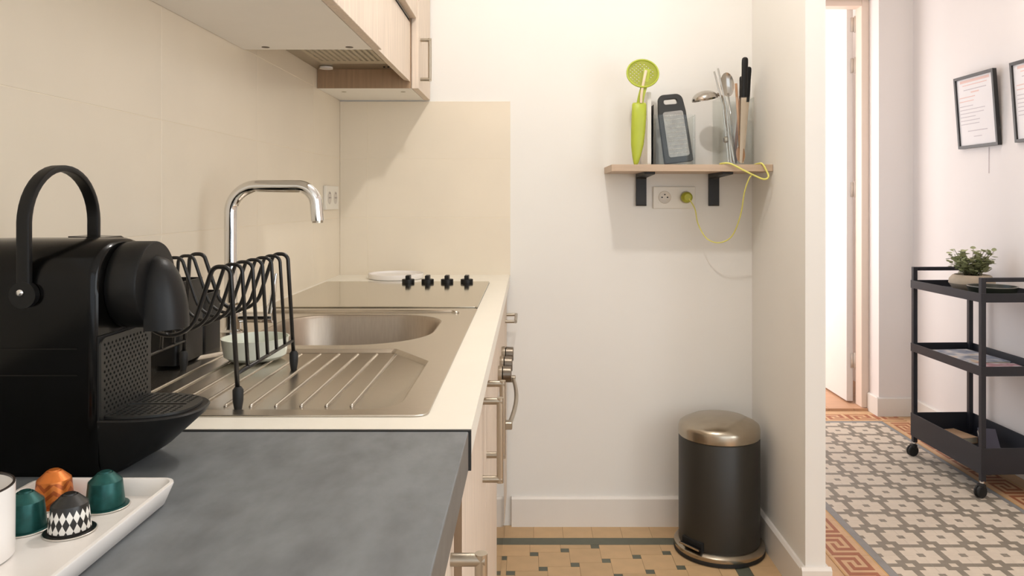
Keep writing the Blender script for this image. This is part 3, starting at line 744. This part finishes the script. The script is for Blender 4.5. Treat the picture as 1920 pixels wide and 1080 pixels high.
for c_ in sc:
    bm = B(); plate(bm, rrect(c_.x-.0225, c_.x+.0225, c_.z-.0225, c_.z+.0225, .003, 2), [], .0012, lambda x, y, z: Vector((x, YB-.0096+z, y))); obj('cover', bm, plastic_w, t)
    bm = B(); lathe(bm, [(0, YB-.0112), (.0195, YB-.0112), (.0212, YB-.0124), (.0225, YB-.0104)], (c_.x, 0, c_.z), 32, 'Y'); si = obj('socket_insert', bm, M('socket_shade', (224, 216, 204), .5), t, 'auto')
c_ = sc[0]; bm = B()
for dx in (-.0095, .0095): lathe(bm, [(.0026, YB-.0118), (.0026, YB-.0110)], (c_.x+dx, 0, c_.z), 10, 'Y')
lathe(bm, [(.0022, YB-.0135), (.0022, YB-.0110)], (c_.x, 0, c_.z+.0095), 10, 'Y'); obj('contact_hole', bm, black_hole, t)
# yellow power cord
c_ = sc[1]
t = thing('power_cord', (c_.x, YB-.04, c_.z), 'yellow power cord plugged in below the shelf and looped over it', 'cord')
bm = B(); lathe(bm, [(.0185, YB-.0126), (.0195, YB-.020), (.0185, YB-.036), (.012, YB-.044), (0, YB-.045)], (c_.x, 0, c_.z), 24, 'Y'); obj('plug', bm, plug_y, t, 'auto')
def spline(pts, n=8):
    P = [Vector(p) for p in pts]; out = []
    for i in range(len(P)-1):
        a, b, c2, d2 = P[max(i-1, 0)], P[i], P[i+1], P[min(i+2, len(P)-1)]
        for k in range(n):
            s = k/n; out.append(.5*((2*b)+(c2-a)*s+(2*a-5*b+4*c2-d2)*s*s+(3*b-a-3*c2+d2)*s**3))
    out.append(P[-1]); return out
cp_ = [Vector((c_.x+.004, YB-.042, c_.z-.004)), at(1303, 392, 2.69), at(1309, 420, 2.68), at(1325, 447, 2.665), at(1348, 455, 2.65), at(1372, 443, 2.63), at(1388, 405, 2.58), at(1396, 360, 2.53), at(1404, 336, 2.505), at(1410, 328, 2.498)]
bm = B(); tube(bm, spline(cp_), .0022, 8); obj('cable', bm, yellow_c, t, True)
cp_ = [Vector((.64, 2.60, 1.2690)), Vector((at(1352, 0, 2.53).x, 2.53, 1.2690)), at(1368, 306.5, 2.507), at(1390, 317, 2.498), at(1412, 328, 2.494), at(1432, 336, 2.492), at(1441, 331, 2.493), at(1436, 318, 2.500), at(1429, 307, 2.508), Vector((at(1422, 0, 2.53).x, 2.54, 1.2690)), Vector((.755, 2.60, 1.2690))]
bm = B(); tube(bm, spline(cp_), .0031, 8); obj('cable_loop', bm, yellow_c, t, True)

# ================================================================== WALL SHELF
sx0_, sx1_, sya, zs0, zs1 = .268, XR-.001, 2.515, 1.2435, 1.2659
t = thing('wall_shelf', (.53, YB-.12, 1.13), 'pale oak wall shelf on two black brackets holding utensils', 'shelf')
bm = B(); box(bm, sx0_, sx1_, sya, YB-.0005, zs0, zs1, .001, 1); obj('board', bm, wood_h, t)
for u in (1202.5, 1339):
    x = at(u, 0, YB-.012).x
    bm = B(); prism(bm, fillet([(x-.018, YB-.0005, 1.130), (x-.018, YB-.013, 1.130), (x-.018, YB-.013, zs0-.014), (x-.018, YB-.20, zs0-.008), (x-.018, YB-.20, zs0-.0003), (x-.018, YB-.0005, zs0-.0003)], [.001, .004, .006, .003, .001, .001], 3, True), (.036, 0, 0)); obj('bracket', bm, M('black_bracket', (30, 29, 28), .5), t)
ZS = zs1+.0002
# green skimmer -------------------------------------------------------------------
SY = 2.575
def S(u, v, y=SY): return at(u, v, y)
t = thing('skimmer', (S(1195, 0).x, SY, ZS), 'lime green perforated skimmer standing on its handle', 'utensil')
hc = S(1205, 138); R = .0525
hol = [circ(dx*.0067, dz*.0067, .0024, 6, PI/4) for dx in range(-6, 6) for dz in range(-5, 6) if (dx+dz) % 2 == 0 and math.hypot(dx*.0067+.004, dz*.0067-.001) < .039 and not (dx in (-1, 0, 1, 2) and dz < 1)]
tilt = Matrix.Rotation(math.radians(-18), 4, 'X')
bm = B()
def skf(x, y, z):
    v = Vector((x, z, y)); return hc+tilt.to_3x3() @ v
ol = [(R*math.cos(a)*(1.0), R*.96*math.sin(a)) for a in [2*PI*k/40 for k in range(40)]]
plate(bm, ol, hol, .003, skf); hd = obj('head', bm, M('shaded_lime_plastic', (146, 152, 30), .45, var=.05), t)  # darker lime: the concave head's shading is put into its colour
bm = B(); tube(bm, [skf(x*.985, y*.985, -.002) for x, y in ol+ol[:1]], .0032, 8, False); obj('head_rim', bm, lime, hd, True)
bm = B(); pts = [S(1204, 140, 2.589), S(1202, 160, 2.585), S(1200, 178, 2.590), S(1198.5, 198, 2.594)]
tube(bm, spline([S(1213, 130, 2.575), S(1210, 152, 2.567), S(1203, 178, 2.567), S(1199, 198, SY)], 6), 1, 12, True, (.022, .005, (1, 0, 0))); obj('neck', bm, lime, t, 'auto')
bm = B(); tube(bm, spline([S(1211.5, 132, 2.565), S(1207, 152, 2.560), S(1203, 175, 2.560), S(1202, 193, 2.563)], 6), 1, 10, True, (.0085, .004, (1, 0, 0))); obj('neck_inlay', bm, creamp, t, 'auto')
rings = []
bm = B()
for v, uc, wd, dp in ((193, 1198.5, 24, .010), (196, 1198.5, 27, .013), (215, 1198, 28, .015), (245, 1196.5, 27, .015), (270, 1195, 24, .014), (290, 1193.5, 17, .012), (303, 1192.5, 10, .009), (307.6, 1192, 6, .006)):
    c0 = S(uc, v); hw_ = wd/2*SY/F; rings.append([c0+Vector((hw_*math.copysign(abs(math.cos(a))**.7, math.cos(a)), dp*math.sin(a), 0)) for a in [2*PI*k/16 for k in range(16)]])
dz = ZS-rings[-1][0].z
for i, r in enumerate(rings):
    for p in r: p.z += dz*i/(len(rings)-1)
loft(bm, rings, True, True); obj('handle', bm, lime, t, True)
# cutting board and clear stand ----------------------------------------------------
x0 = S(1213.5, 0, 2.60).x
bm = B(); plate(bm, rrect(2.600, 2.745, ZS, 1.512, .012, 4), [], .0135, lambda x, y, z: Vector((x0+.0068+z, x, y)), .0015); tag(obj('cutting_board', bm, M('white_cutting_board', (232, 228, 222), .45), None, 'auto'), 'white cutting board standing on edge beside the green skimmer', 'cutting board')
x0 = S(1222.6, 0, 2.60).x
bm = B(); box(bm, x0+.0052, x0+.0066, 2.605, 2.74, ZS, 1.470); tag(obj('baking_sheet', bm, M('dark_sheet_edge', (70, 66, 60), .4, .5)), 'thin dark metal sheet on edge next to the white cutting board', 'sheet')
def clearbox(name, label, xa, xb, ya, yb, z1, r=.006, T=.0025):
    bm = B(); o = rrect(xa, xb, ya, yb, r, 4); i = rrect(xa+T, xb-T, ya+T, yb-T, max(r-T, .001), 4)
    loft(bm, [[Vector((x, y, ZS)) for x, y in o], [Vector((x, y, z1)) for x, y in o], [Vector((x, y, z1)) for x, y in i], [Vector((x, y, ZS+.004)) for x, y in i]], True, True)
    return tag(obj(name, bm, acrylic, None, 'auto'), label, 'holder')
clearbox('acrylic_holder', 'clear acrylic holder around the black grater', S(1226.5, 0, 2.57).x, S(1305, 0, 2.57).x, 2.57, 2.70, 1.151+.282*1.0)
clearbox('acrylic_jar', 'clear acrylic jar holding ladle, spoons and knives', S(1350, 0, 2.57).x, S(1416, 0, 2.57).x, 2.57, 2.69, 1.491, .012)
# grater -----------------------------------------------------------------------------
g0 = S(1274, 307, 2.605); lean = Matrix.Rotation(math.radians(-6.8), 4, 'Y') @ Matrix.Rotation(math.radians(-4), 4, 'X')
t = thing('grater', (g0.x, 2.605, ZS), 'hand grater with black frame and steel face leaning in the holder', 'grater')
Z0 = ZS+.0125
def G(x, y, z): return Vector((g0.x, 2.612, Z0))+lean.to_3x3() @ Vector((x, y, z))
ol = [(p.x, p.y) for p in fillet([(-.046, 0, 0), (.046, 0, 0), (.043, .170, 0), (.036, .228, 0), (-.040, .230, 0), (-.046, .170, 0)], [.006, .006, .02, .022, .018, .02], 5, True)]
hh = [(p.x, p.y) for p in fillet([(-.028, .196, 0), (.024, .194, 0), (.020, .216, 0), (-.026, .217, 0)], .009, 4, True)]
wn = [(p.x, p.y) for p in fillet([(-.032, .018, 0), (.038, .018, 0), (.034, .172, 0), (-.034, .172, 0)], .008, 4, True)]
bm = B(); plate(bm, ol, [hh], .016, lambda x, y, z: G(x, z+.004, y), .002); obj('frame', bm, M('grater_black', (38, 37, 33), .38), t, 'auto')
bm = B(); box(bm, -.046, -.034, -.002, .03, .0, .172, .003, 2)
for v in bm.verts: v.co = G(v.co.x, v.co.y, v.co.z)
obj('side_rail', bm, M('grater_black', (38, 37, 33), .38), t, 'auto')
bm = B(); plate(bm, wn, [], .0012, lambda x, y, z: G(x, z-.0058, y)); gf = obj('steel_face', bm, M('grater_steel', (150, 146, 140), .4, .8, var=.15, scale=60), t)
for r in range(10):
    bm = B(); n_ = 11
    for k in range(n_):
        c0 = G(-.026+.0058*k, -.0064, .030+.0142*r); bmesh.ops.create_uvsphere(bm, u_segments=5, v_segments=4, radius=.0022, matrix=Matrix.Translation(c0))
    obj('tooth_row', bm, chrome, gf, True)
# utensils in the jar ------------------------------------------------------------------
ZJ = ZS+.0046
usteel = M('utensil_steel', (176, 170, 162), .16, 1, var=.04)
def stick(bm, p, q, r0, r1=None, n=8): tube(bm, [p, q], [r0, r1 or r0], n)
# ladle
t = thing('ladle', (S(1368, 0, 2.62).x, 2.62, ZJ), 'steel ladle with its bowl hanging over the edge of the jar', 'utensil')
a, b = S(1354, 181, 2.605), Vector((S(1378, 0, 2.62).x, 2.622, ZJ+.002))
bm = B(); tube(bm, [b, a, S(1344, 176, 2.60)], 1, 10, True, (.010, .003, (1, 0, 0))); obj('handle', bm, usteel, t, 'auto')
bm = B(); lc = S(1322, 187, 2.60); rot = Matrix.Rotation(math.radians(10), 3, 'Y')
pr = [(.0445*math.cos(q), .030*math.sin(q)) for q in [PI/2*k/8 for k in range(9)]]
pr2 = [(r*.965, h*.955) for r, h in pr[::-1]]
tmp = B(); lathe(tmp, pr+pr2, (0, 0, 0), 32, closed=True)
for v in tmp.verts: v.co = lc+rot.inverted() @ v.co
obj('ladle_bowl', tmp, usteel, t, 'auto'); bm.free()
def spoon(name, label, top, bot, headw, headl, mat, handler=.0032, head_at='top', depth=.006):
    t = thing(name, (bot.x, bot.y, ZJ), label, 'utensil')
    d = (top-bot).normalized()
    hcen = top-d*headl/2 if head_at == 'top' else bot+d*headl/2
    p, q = (bot, top-d*headl*.85) if head_at == 'top' else (bot+d*headl*.85, top)
    bm = B(); tube(bm, [p, (p+q)/2, q], [handler, handler*.85, handler*.9], 10); obj('handle', bm, mat, t, True)
    bm = B(); s = d.cross(Vector((0, 1, 0))).normalized(); nrm = s.cross(d)
    rings = []
    for i in range(9):
        r_ = i/8
        rings.append([hcen+s*(headw/2*r_*math.cos(2*PI*k/20))+d*(headl/2*r_*math.sin(2*PI*k/20))+nrm*(depth*(1-r_*r_)) for k in range(20)])
    rings[0] = rings[0]
    back = [[pt+nrm*(-.0018) for pt in r] for r in rings[::-1]]
    loft(bm, rings+back, True, True); bmesh.ops.remove_doubles(bm, verts=bm.verts, dist=1e-5); obj('spoon_bowl', bm, mat, t, 'auto')
spoon('serving_spoon', 'large steel serving spoon standing head up in the jar', S(1361, 136, 2.63), Vector((S(1380, 0, 2.64).x, 2.64, ZJ+.003)), .046, .082, usteel)
spoon('wooden_spoon', 'pale wooden spoon standing head down in the jar', S(1380, 157, 2.665), Vector((S(1391, 0, 2.60).x, 2.61, ZJ+.004)), .030, .060, wood_s, .005, 'bot', .006)
spoon('wooden_spoon', 'darker brown wooden spoon leaning in the jar', S(1388, 180, 2.66), Vector((S(1377, 0, 2.645).x, 2.648, ZJ+.006)), .026, .050, wood_d, .005, 'bot', .005)
t = thing('tongs', (S(1357, 0, 2.6).x, 2.6, ZJ), 'slim steel tongs with two arms sticking out of the jar', 'utensil')
for (ut, vt, ub) in ((1339, 134, 1366), (1346, 128, 1371)):
    bm = B(); tube(bm, [S(ut, vt, 2.583), S((ut+ub)/2+3.5, 200, 2.582), Vector((S(ub, 0, 2.581).x, 2.581, ZJ+.004))], 1, 10, True, (.0055, .0025, (1, 0, 0))); obj('arm', bm, usteel, t, 'auto')
bm = B(); lathe(bm, [(.004, 0), (.009, .006), (.009, .016), (.004, .022)], S(1361, 268, 2.584), 14); obj('joint', bm, handle_m, t, 'auto')
def knife(label, top, hl, tilt_x, wdt):
    d = Vector((tilt_x, 0, 1)).normalized()
    t = thing('kitchen_knife', (top.x-d.x*.3, top.y, ZJ), label, 'knife')
    bm = B(); p = top-d*hl
    rg = []
    for f_, k_ in ((0, .82), (.08, .9), (.3, .96), (.6, .92), (.85, 1), (.93, .97), (.97, .82), (.99, .55), (1, .15)):
        c0 = p+d*hl*f_; rg.append([c0+Vector((wdt/2*k_*math.copysign(abs(math.cos(a))**.7, math.cos(a)), .0068*k_*math.copysign(abs(math.sin(a))**.7, math.sin(a)), 0)) for a in [2*PI*k/16 for k in range(16)]])
    loft(bm, rg, True, True)
    h_ = obj('handle', bm, black_satin, t, 'auto')
    L_ = (p.z-ZJ-.004)/d.z; q = p-d*L_; s = Vector((1, 0, 0)); w2 = wdt*.42
    bm = B(); prism(bm, [p+s*w2+Vector((0, -.0007, 0)), p-s*w2+Vector((0, -.0007, 0)), q-s*w2*.9+Vector((0, -.0007, 0)), q+s*w2*.1+Vector((0, -.0007, 0))], (0, .0014, 0)); obj('blade', bm, M('knife_steel', (200, 180, 160), .25, .9), t)
knife('kitchen knife with the tallest black handle in the jar', S(1397, 107, 2.60), .135, .03, .0215)
knife('kitchen knife with a black handle next to the right wall', S(1404, 125, 2.64), .12, .055, .019)
knife('kitchen knife with the shortest black handle in the jar', S(1390.5, 143, 2.625), .075, .012, .014)

# ================================================================== PEDAL BIN
bx, by = .629, 2.572
t = thing('pedal_bin', (bx, by, 0), 'dark grey pedal bin with brushed steel lid in the corner', 'bin')
bm = B(); lathe(bm, [(.140, 0), (.147, .003), (.147, .013), (.143, .016), (0, .016)], (bx, by, 0), 64); obj('base', bm, rubber, t, 'auto')
bm = B(); lathe(bm, [(.1455, .014), (.1475, .018), (.146, .027), (.138, .034), (.131, .036)], (bx, by, 0), 64); obj('base_ring', bm, lid_m, t, 'auto')
bm = B(); lathe(bm, [(.131, .036), (.131, .372), (.128, .376)], (bx, by, 0), 64); obj('body', bm, bin_m, t, 'auto')
bm = B(); lathe(bm, [(.129, .376), (.1315, .3785), (.1315, .404), (.128, .414), (.118, .421), (.09, .434), (.05, .441), (0, .443)], (bx, by, 0), 64); obj('lid', bm, lid_m, t, 'auto')
ang = math.radians(217)
dx, dy = math.cos(ang), math.sin(ang)
Tm = Matrix.Translation((bx, by, 0)) @ Matrix.Rotation(ang, 4, 'Z')
bm = B(); box(bm, .110, .1465, -.040, .040, .044, .049, .002, 2, Tm); pd = obj('pedal', bm, black_satin, t)
bm = B(); box(bm, .1462, .1490, -.041, .041, .0435, .0495, .001, 2, Tm); obj('pedal_edge', bm, lid_m, pd)
bm = B(); box(bm, .115, .1345, -.042, .042, .034, .066, .004, 2, Tm); obj('pedal_housing', bm, black_hole, t)
bm = B(); box(bm, bx-.035, bx+.035, by+.125, by+.142, .345, .392, .004, 2); obj('hinge', bm, black_satin, t)

# ================================================================== HALL TROLLEY
KX, KY0, KY1, KW = 1.748, 3.005, 3.515, .275
rotc = Matrix.Translation((KX, KY0, 0)) @ Matrix.Rotation(math.radians(2.3), 4, 'Z') @ Matrix.Translation((-KX, -KY0, 0))
t = thing('serving_trolley', (KX+.14, 3.26, 0), 'black metal three-tier trolley on castors against the hall wall', 'trolley')
def kb(name, parent, mat=black_matt, *boxes, bev=.0015):
    bm = B()
    for q in boxes: box(bm, *q, bev, 2, rotc)
    return obj(name, bm, mat, parent)
ps = .019
for x in (KX, KX+KW-ps):
    for y in (KY0, KY1-ps): kb('post', t, black_matt, (x, x+ps, y, y+ps, .062, .85))
for y in (KY0, KY1-ps): kb('handle_rail', t, black_matt, (KX+ps, KX+KW-ps, y, y+ps, .834, .85))
def tier(z0, z1, fl):
    T = .004; i = ps*.15
    xa, xb, ya, yb = KX-.002, KX+KW+.002, KY0-.002, KY1+.002
    return kb('tier', t, black_matt, (xa, xb, ya, ya+T, z0, z1), (xa, xb, yb-T, yb, z0, z1), (xa, xa+T, ya+T, yb-T, z0, z1), (xb-T, xb, ya+T, yb-T, z0, z1), (xa+T, xb-T, ya+T, yb-T, fl, fl+.003), bev=.0005)
tier(.755, .790, .760); tier(.470, .507, .475); tier(.090, .192, .095)
for k, (x, y) in enumerate(((KX+ps/2, KY0+ps/2), (KX+ps/2, KY1-ps/2), (KX+KW-ps/2, KY0+ps/2), (KX+KW-ps/2, KY1-ps/2))):
    c0 = rotc @ Vector((x, y, 0))
    bm = B(); lathe(bm, [(.0045, .048), (.0045, .062)], (c0.x, c0.y, 0), 10); lathe(bm, [(.010, .056), (.010, .064)], (c0.x, c0.y, 0), 14)
    st = obj('castor_stem', bm, chrome, t, 'auto')
    bm = B(); a = math.radians(200 if k != 1 else 190); off = Vector((math.cos(a), math.sin(a), 0))*.010
    ring = lathe(bm, [(.010, -.013), (.021, -.0125), (.0245, -.009), (.0245, -.003), (.021, -.002), (.021, .002), (.0245, .003), (.0245, .009), (.021, .0125), (.010, .013)], (0, 0, 0), 24, 'Y')
    bmesh.ops.transform(bm, matrix=Matrix.Translation(Vector((c0.x, c0.y, .0245))+off) @ Matrix.Rotation(a, 4, 'Z'), verts=bm.verts)
    obj('castor_wheel', bm, rubber, st, 'auto')
    bm = B(); lathe(bm, [(.012, .030), (.017, .038), (.016, .050), (.008, .054)], (c0.x+off.x*.5, c0.y+off.y*.5, 0), 16); obj('castor_hood', bm, rubber, st, 'auto')
# plant
pz = .7634; pc = Vector((at(1822, 0, 3.30).x, 3.30, pz))
t = thing('potted_plant', pc, 'small bushy green plant in a low beige pot on the trolley', 'plant')
bm = B(); lathe(bm, [(.045, 0), (.070, .010), (.088, .036), (.086, .054), (.072, .070), (.066, .072), (.062, .066), (0, .060)], pc, 48); obj('pot', bm, potm, t, 'auto')
bm = B(); lathe(bm, [(.062, .0605), (.04, .067), (0, .069)], pc, 24); obj('soil', bm, soil, t, True)
bm = B(); bs = B(); rnd = random.Random(4)
for s in range(64):
    a = rnd.uniform(0, 2*PI); r0 = rnd.uniform(0, .035); hgt = rnd.uniform(.03, .112); sp_ = rnd.uniform(.010, .066)
    p = pc+Vector((r0*math.cos(a), r0*math.sin(a), .066)); q = p+Vector((sp_*math.cos(a), sp_*math.sin(a), hgt))
    path = [p, (p+q)/2+Vector((-.006*math.cos(a), -.006*math.sin(a), .008)), q]
    tube(bs, path, .0011, 5)
    for k in range(9):
        f_ = .25+.75*k/8; c0 = p.lerp(q, f_) if k < 8 else q
        la = rnd.uniform(0, 2*PI); el = rnd.uniform(-.2, .8); d = Vector((math.cos(la)*math.cos(el), math.sin(la)*math.cos(el), math.sin(el)))
        s_ = d.cross(Vector((0, 0, 1))).normalized(); n_ = s_.cross(d); L_ = rnd.uniform(.020, .032); W_ = L_*.40
        vs_ = [c0, c0+d*L_*.35+s_*W_, c0+d*L_*.75+s_*W_*.7, c0+d*L_-n_*.002, c0+d*L_*.75-s_*W_*.7, c0+d*L_*.35-s_*W_, c0+d*L_*.5-n_*.003]
        V = [bm.verts.new(x) for x in vs_]
        for i in range(6): bm.faces.new((V[i], V[(i+1) % 6], V[6]))
fo = obj('foliage', bm, leafm, t); fo['kind'] = 'stuff'
obj('stems', bs, stemm, t, True)
# dish
dc = Vector((at(1862, 0, 3.12).x, 3.125, pz))
t = thing('shallow_dish', dc, 'dark green shallow dish with grey rim on the trolley top', 'dish')
bm = B(); lathe(bm, [(.055, 0), (.083, .012), (.090, .038), (.091, .042), (.087, .042), (.078, .016), (0, .012)], dc, 48); obj('dish_body', bm, dgreen, t, 'auto')
bm = B(); lathe(bm, [(.0912, .0405), (.0918, .0435), (.0865, .0438), (.0868, .0405)], dc, 48, closed=True); obj('dish_rim', bm, M('pewter_rim', (150, 146, 138), .35, .6), t, True)
# magazines and books
def mag_mat(name, cols):
    m = M(name, cols[0], .4); n = m.node_tree.nodes; L = m.node_tree.links
    rp = [x for x in n if x.type == 'VALTORGB'][0]; nz = [x for x in n if x.type == 'TEX_NOISE'][0]; nz.inputs['Scale'].default_value = 11; nz.inputs['Detail'].default_value = 2
    el = rp.color_ramp.elements
    while len(el) < len(cols): el.new(.5)
    for k, c_ in enumerate(cols): el[k].position = .28+.44*k/(len(cols)-1); el[k].color = lin(c_)+(1,)
    return m
def book(name, label, c0, sx_, sy_, sz_, rot, cover, pages=True, tiltm=None, cat='book'):
    T = Matrix.Translation(c0) @ Matrix.Rotation(rot, 4, 'Z')
    if tiltm is not None: T = T @ tiltm
    t = thing(name, c0, label, cat)
    ct = min(.0018, sz_*.25)
    bm = B(); box(bm, -sx_/2, sx_/2, -sy_/2, sy_/2, sz_-ct, sz_, 0, 1, T); box(bm, -sx_/2, sx_/2, -sy_/2, sy_/2, 0, ct, 0, 1, T); box(bm, sx_/2-ct, sx_/2, -sy_/2, sy_/2, ct, sz_-ct, 0, 1, T); obj('cover', bm, cover, t)
    bm = B(); box(bm, -sx_/2+.002, sx_/2-ct, -sy_/2+.002, sy_/2-.002, ct, sz_-ct, 0, 1, T); obj('pages', bm, M('cream_pages', (226, 214, 190), .7), t)
zm = .4783
book('magazine', 'glossy magazine with orange and blue cover on the middle tier', Vector((1.872, 3.33, zm)), .20, .27, .008, .12, mag_mat('magazine_cover', [(236, 190, 130), (226, 222, 220), (120, 134, 160), (214, 206, 200)]), cat='magazine')
book('magazine', 'pink and white magazine on the middle tier', Vector((1.885, 3.125, zm)), .19, .125, .006, -.05, mag_mat('magazine_cover_pink', [(226, 216, 220), (190, 120, 130), (236, 232, 232), (150, 160, 180)]), cat='magazine')
zk = .0983
book('book', 'tan covered book lying in the bottom tier', Vector((1.880, 3.425, zk)), .10, .135, .026, .25, M('tan_cover', (196, 160, 124), .5, var=.12), cat='book')
book('book', 'grey-blue book leaning in the bottom tier', Vector((1.940, 3.285, zk+.030)), .068, .12, .022, -.35, M('slate_cover', (92, 88, 100), .45, var=.1), tiltm=Matrix.Rotation(math.radians(28), 4, 'X'), cat='book')
bm = B(); T = Matrix.Translation((1.900, 3.150, zk)) @ Matrix.Rotation(.2, 4, 'Z'); box(bm, -.06, .06, -.04, .05, 0, .003, 0, 1, T); tag(obj('leaflet', bm, paper), 'white folded leaflet lying in the bottom tier', 'leaflet')
# picture frames --------------------------------------------------------------------------
def picture(label, ya, yb, seed):
    z0_, z1_ = 1.390, 1.722; lean_ = .024
    def W(y, z, d): # d: distance out of the wall, leaning at the top
        q = (z-z0_)/(z1_-z0_); return Vector((XH-.003-lean_*q-d, y, z))
    t = thing('picture_frame', (XH-.01, (ya+yb)/2, z0_), label, 'picture frame', 'framed notices on the hall wall')
    fw, dp = .013, .018
    bm = B()
    for (a, b, c0, d0) in ((ya, yb, z0_, z0_+fw), (ya, yb, z1_-fw, z1_), (ya, ya+fw, z0_+fw, z1_-fw), (yb-fw, yb, z0_+fw, z1_-fw)):
        tb_ = bmesh.new(); bmesh.ops.create_cube(tb_, size=1)
        for v in tb_.verts: v.co = W(a+(v.co.y+.5)*(b-a), c0+(v.co.z+.5)*(d0-c0), (v.co.x+.5)*dp)
        merge(bm, tb_)
    obj('frame', bm, frame_m, t)
    bm = B(); tb_ = bmesh.new(); bmesh.ops.create_cube(tb_, size=1)
    for v in tb_.verts: v.co = W(ya+fw+(v.co.y+.5)*(yb-ya-2*fw), z0_+fw+(v.co.z+.5)*(z1_-z0_-2*fw), .004+(v.co.x+.5)*.006)
    merge(bm, tb_); pp = obj('paper', bm, paper, t)
    rn = random.Random(seed)
    for mt_, rows in ((ink2, [(1.690, .9, .012), (1.676, .75, .004), (1.640, .25, .006), (1.622, .5, .004), (1.604, .45, .004)]), (ink, [(1.655, .7, .004)]+[(1.582-.0165*k, rn.uniform(.35, .85), .0032) for k in range(6)]+[(1.466, .6, .004), (1.440, .25, .003)])):
        bm = B()
        for z, ln, hh_ in rows:
            wd = (yb-ya-2*fw)*.9; cyy = (ya+yb)/2; l2 = wd*ln
            y1_ = cyy+l2/2 if ln in (.9, .75, .7, .6, .25) else cyy+wd/2
            f = bm.faces.new([bm.verts.new(W(y_, z_, .0104)) for y_, z_ in ((y1_, z), (y1_-l2, z), (y1_-l2, z+hh_), (y1_, z+hh_))])
        obj('print', bm, mt_, pp)
picture('black framed notice on the hall wall above the plant', 3.367, 3.677, 1)
picture('black framed notice on the hall wall nearer the kitchen, beside another frame', 2.94, 3.250, 2)
bm = B(); tube(bm, [(XH-.002, 3.465, 1.385), (XH-.002, 3.465, 1.27)], .0012, 6); tag(obj('hanging_cord', bm, M('pale_cord', (214, 202, 204), .7)), 'thin pale cord hanging below the framed notice', 'cord')

# ================================================================== CEILING LAMP (gives the main light) and added hall fill lamp
def ceiling_lamp(label, LX, LY, LZ, watts, color, rad):
    t = thing('ceiling_lamp', (LX, LY, ZC), label, 'lamp')
    bm = B(); lathe(bm, [(.055, ZC-.02), (.06, ZC-.015), (.06, ZC)], (LX, LY, 0), 32); obj('ceiling_rose', bm, base_m, t, 'auto')
    bm = B(); tube(bm, [(LX, LY, ZC-.02), (LX, LY, LZ+.075)], .008, 10); obj('rod', bm, base_m, t, True)
    bm = B(); bmesh.ops.create_uvsphere(bm, u_segments=24, v_segments=14, radius=.03, matrix=Matrix.Translation((LX, LY, LZ+.07)))
    obj('bulb', bm, M('lit_bulb', (255, 236, 205), .4, emit=8), t, True)
    light('ceiling_lamp_light', 'POINT', (LX, LY, LZ), watts, color, rad)
ceiling_lamp('white ceiling lamp above the kitchen floor', .14, 1.60, 2.30, 25.5, (1, .965, .935), .028)
ceiling_lamp('added white fill lamp above the patterned hall floor', 1.30, 2.85, 2.36, 8, (1, .94, .90), .06)  # unseen lamp added to brighten the hall end wall and floor
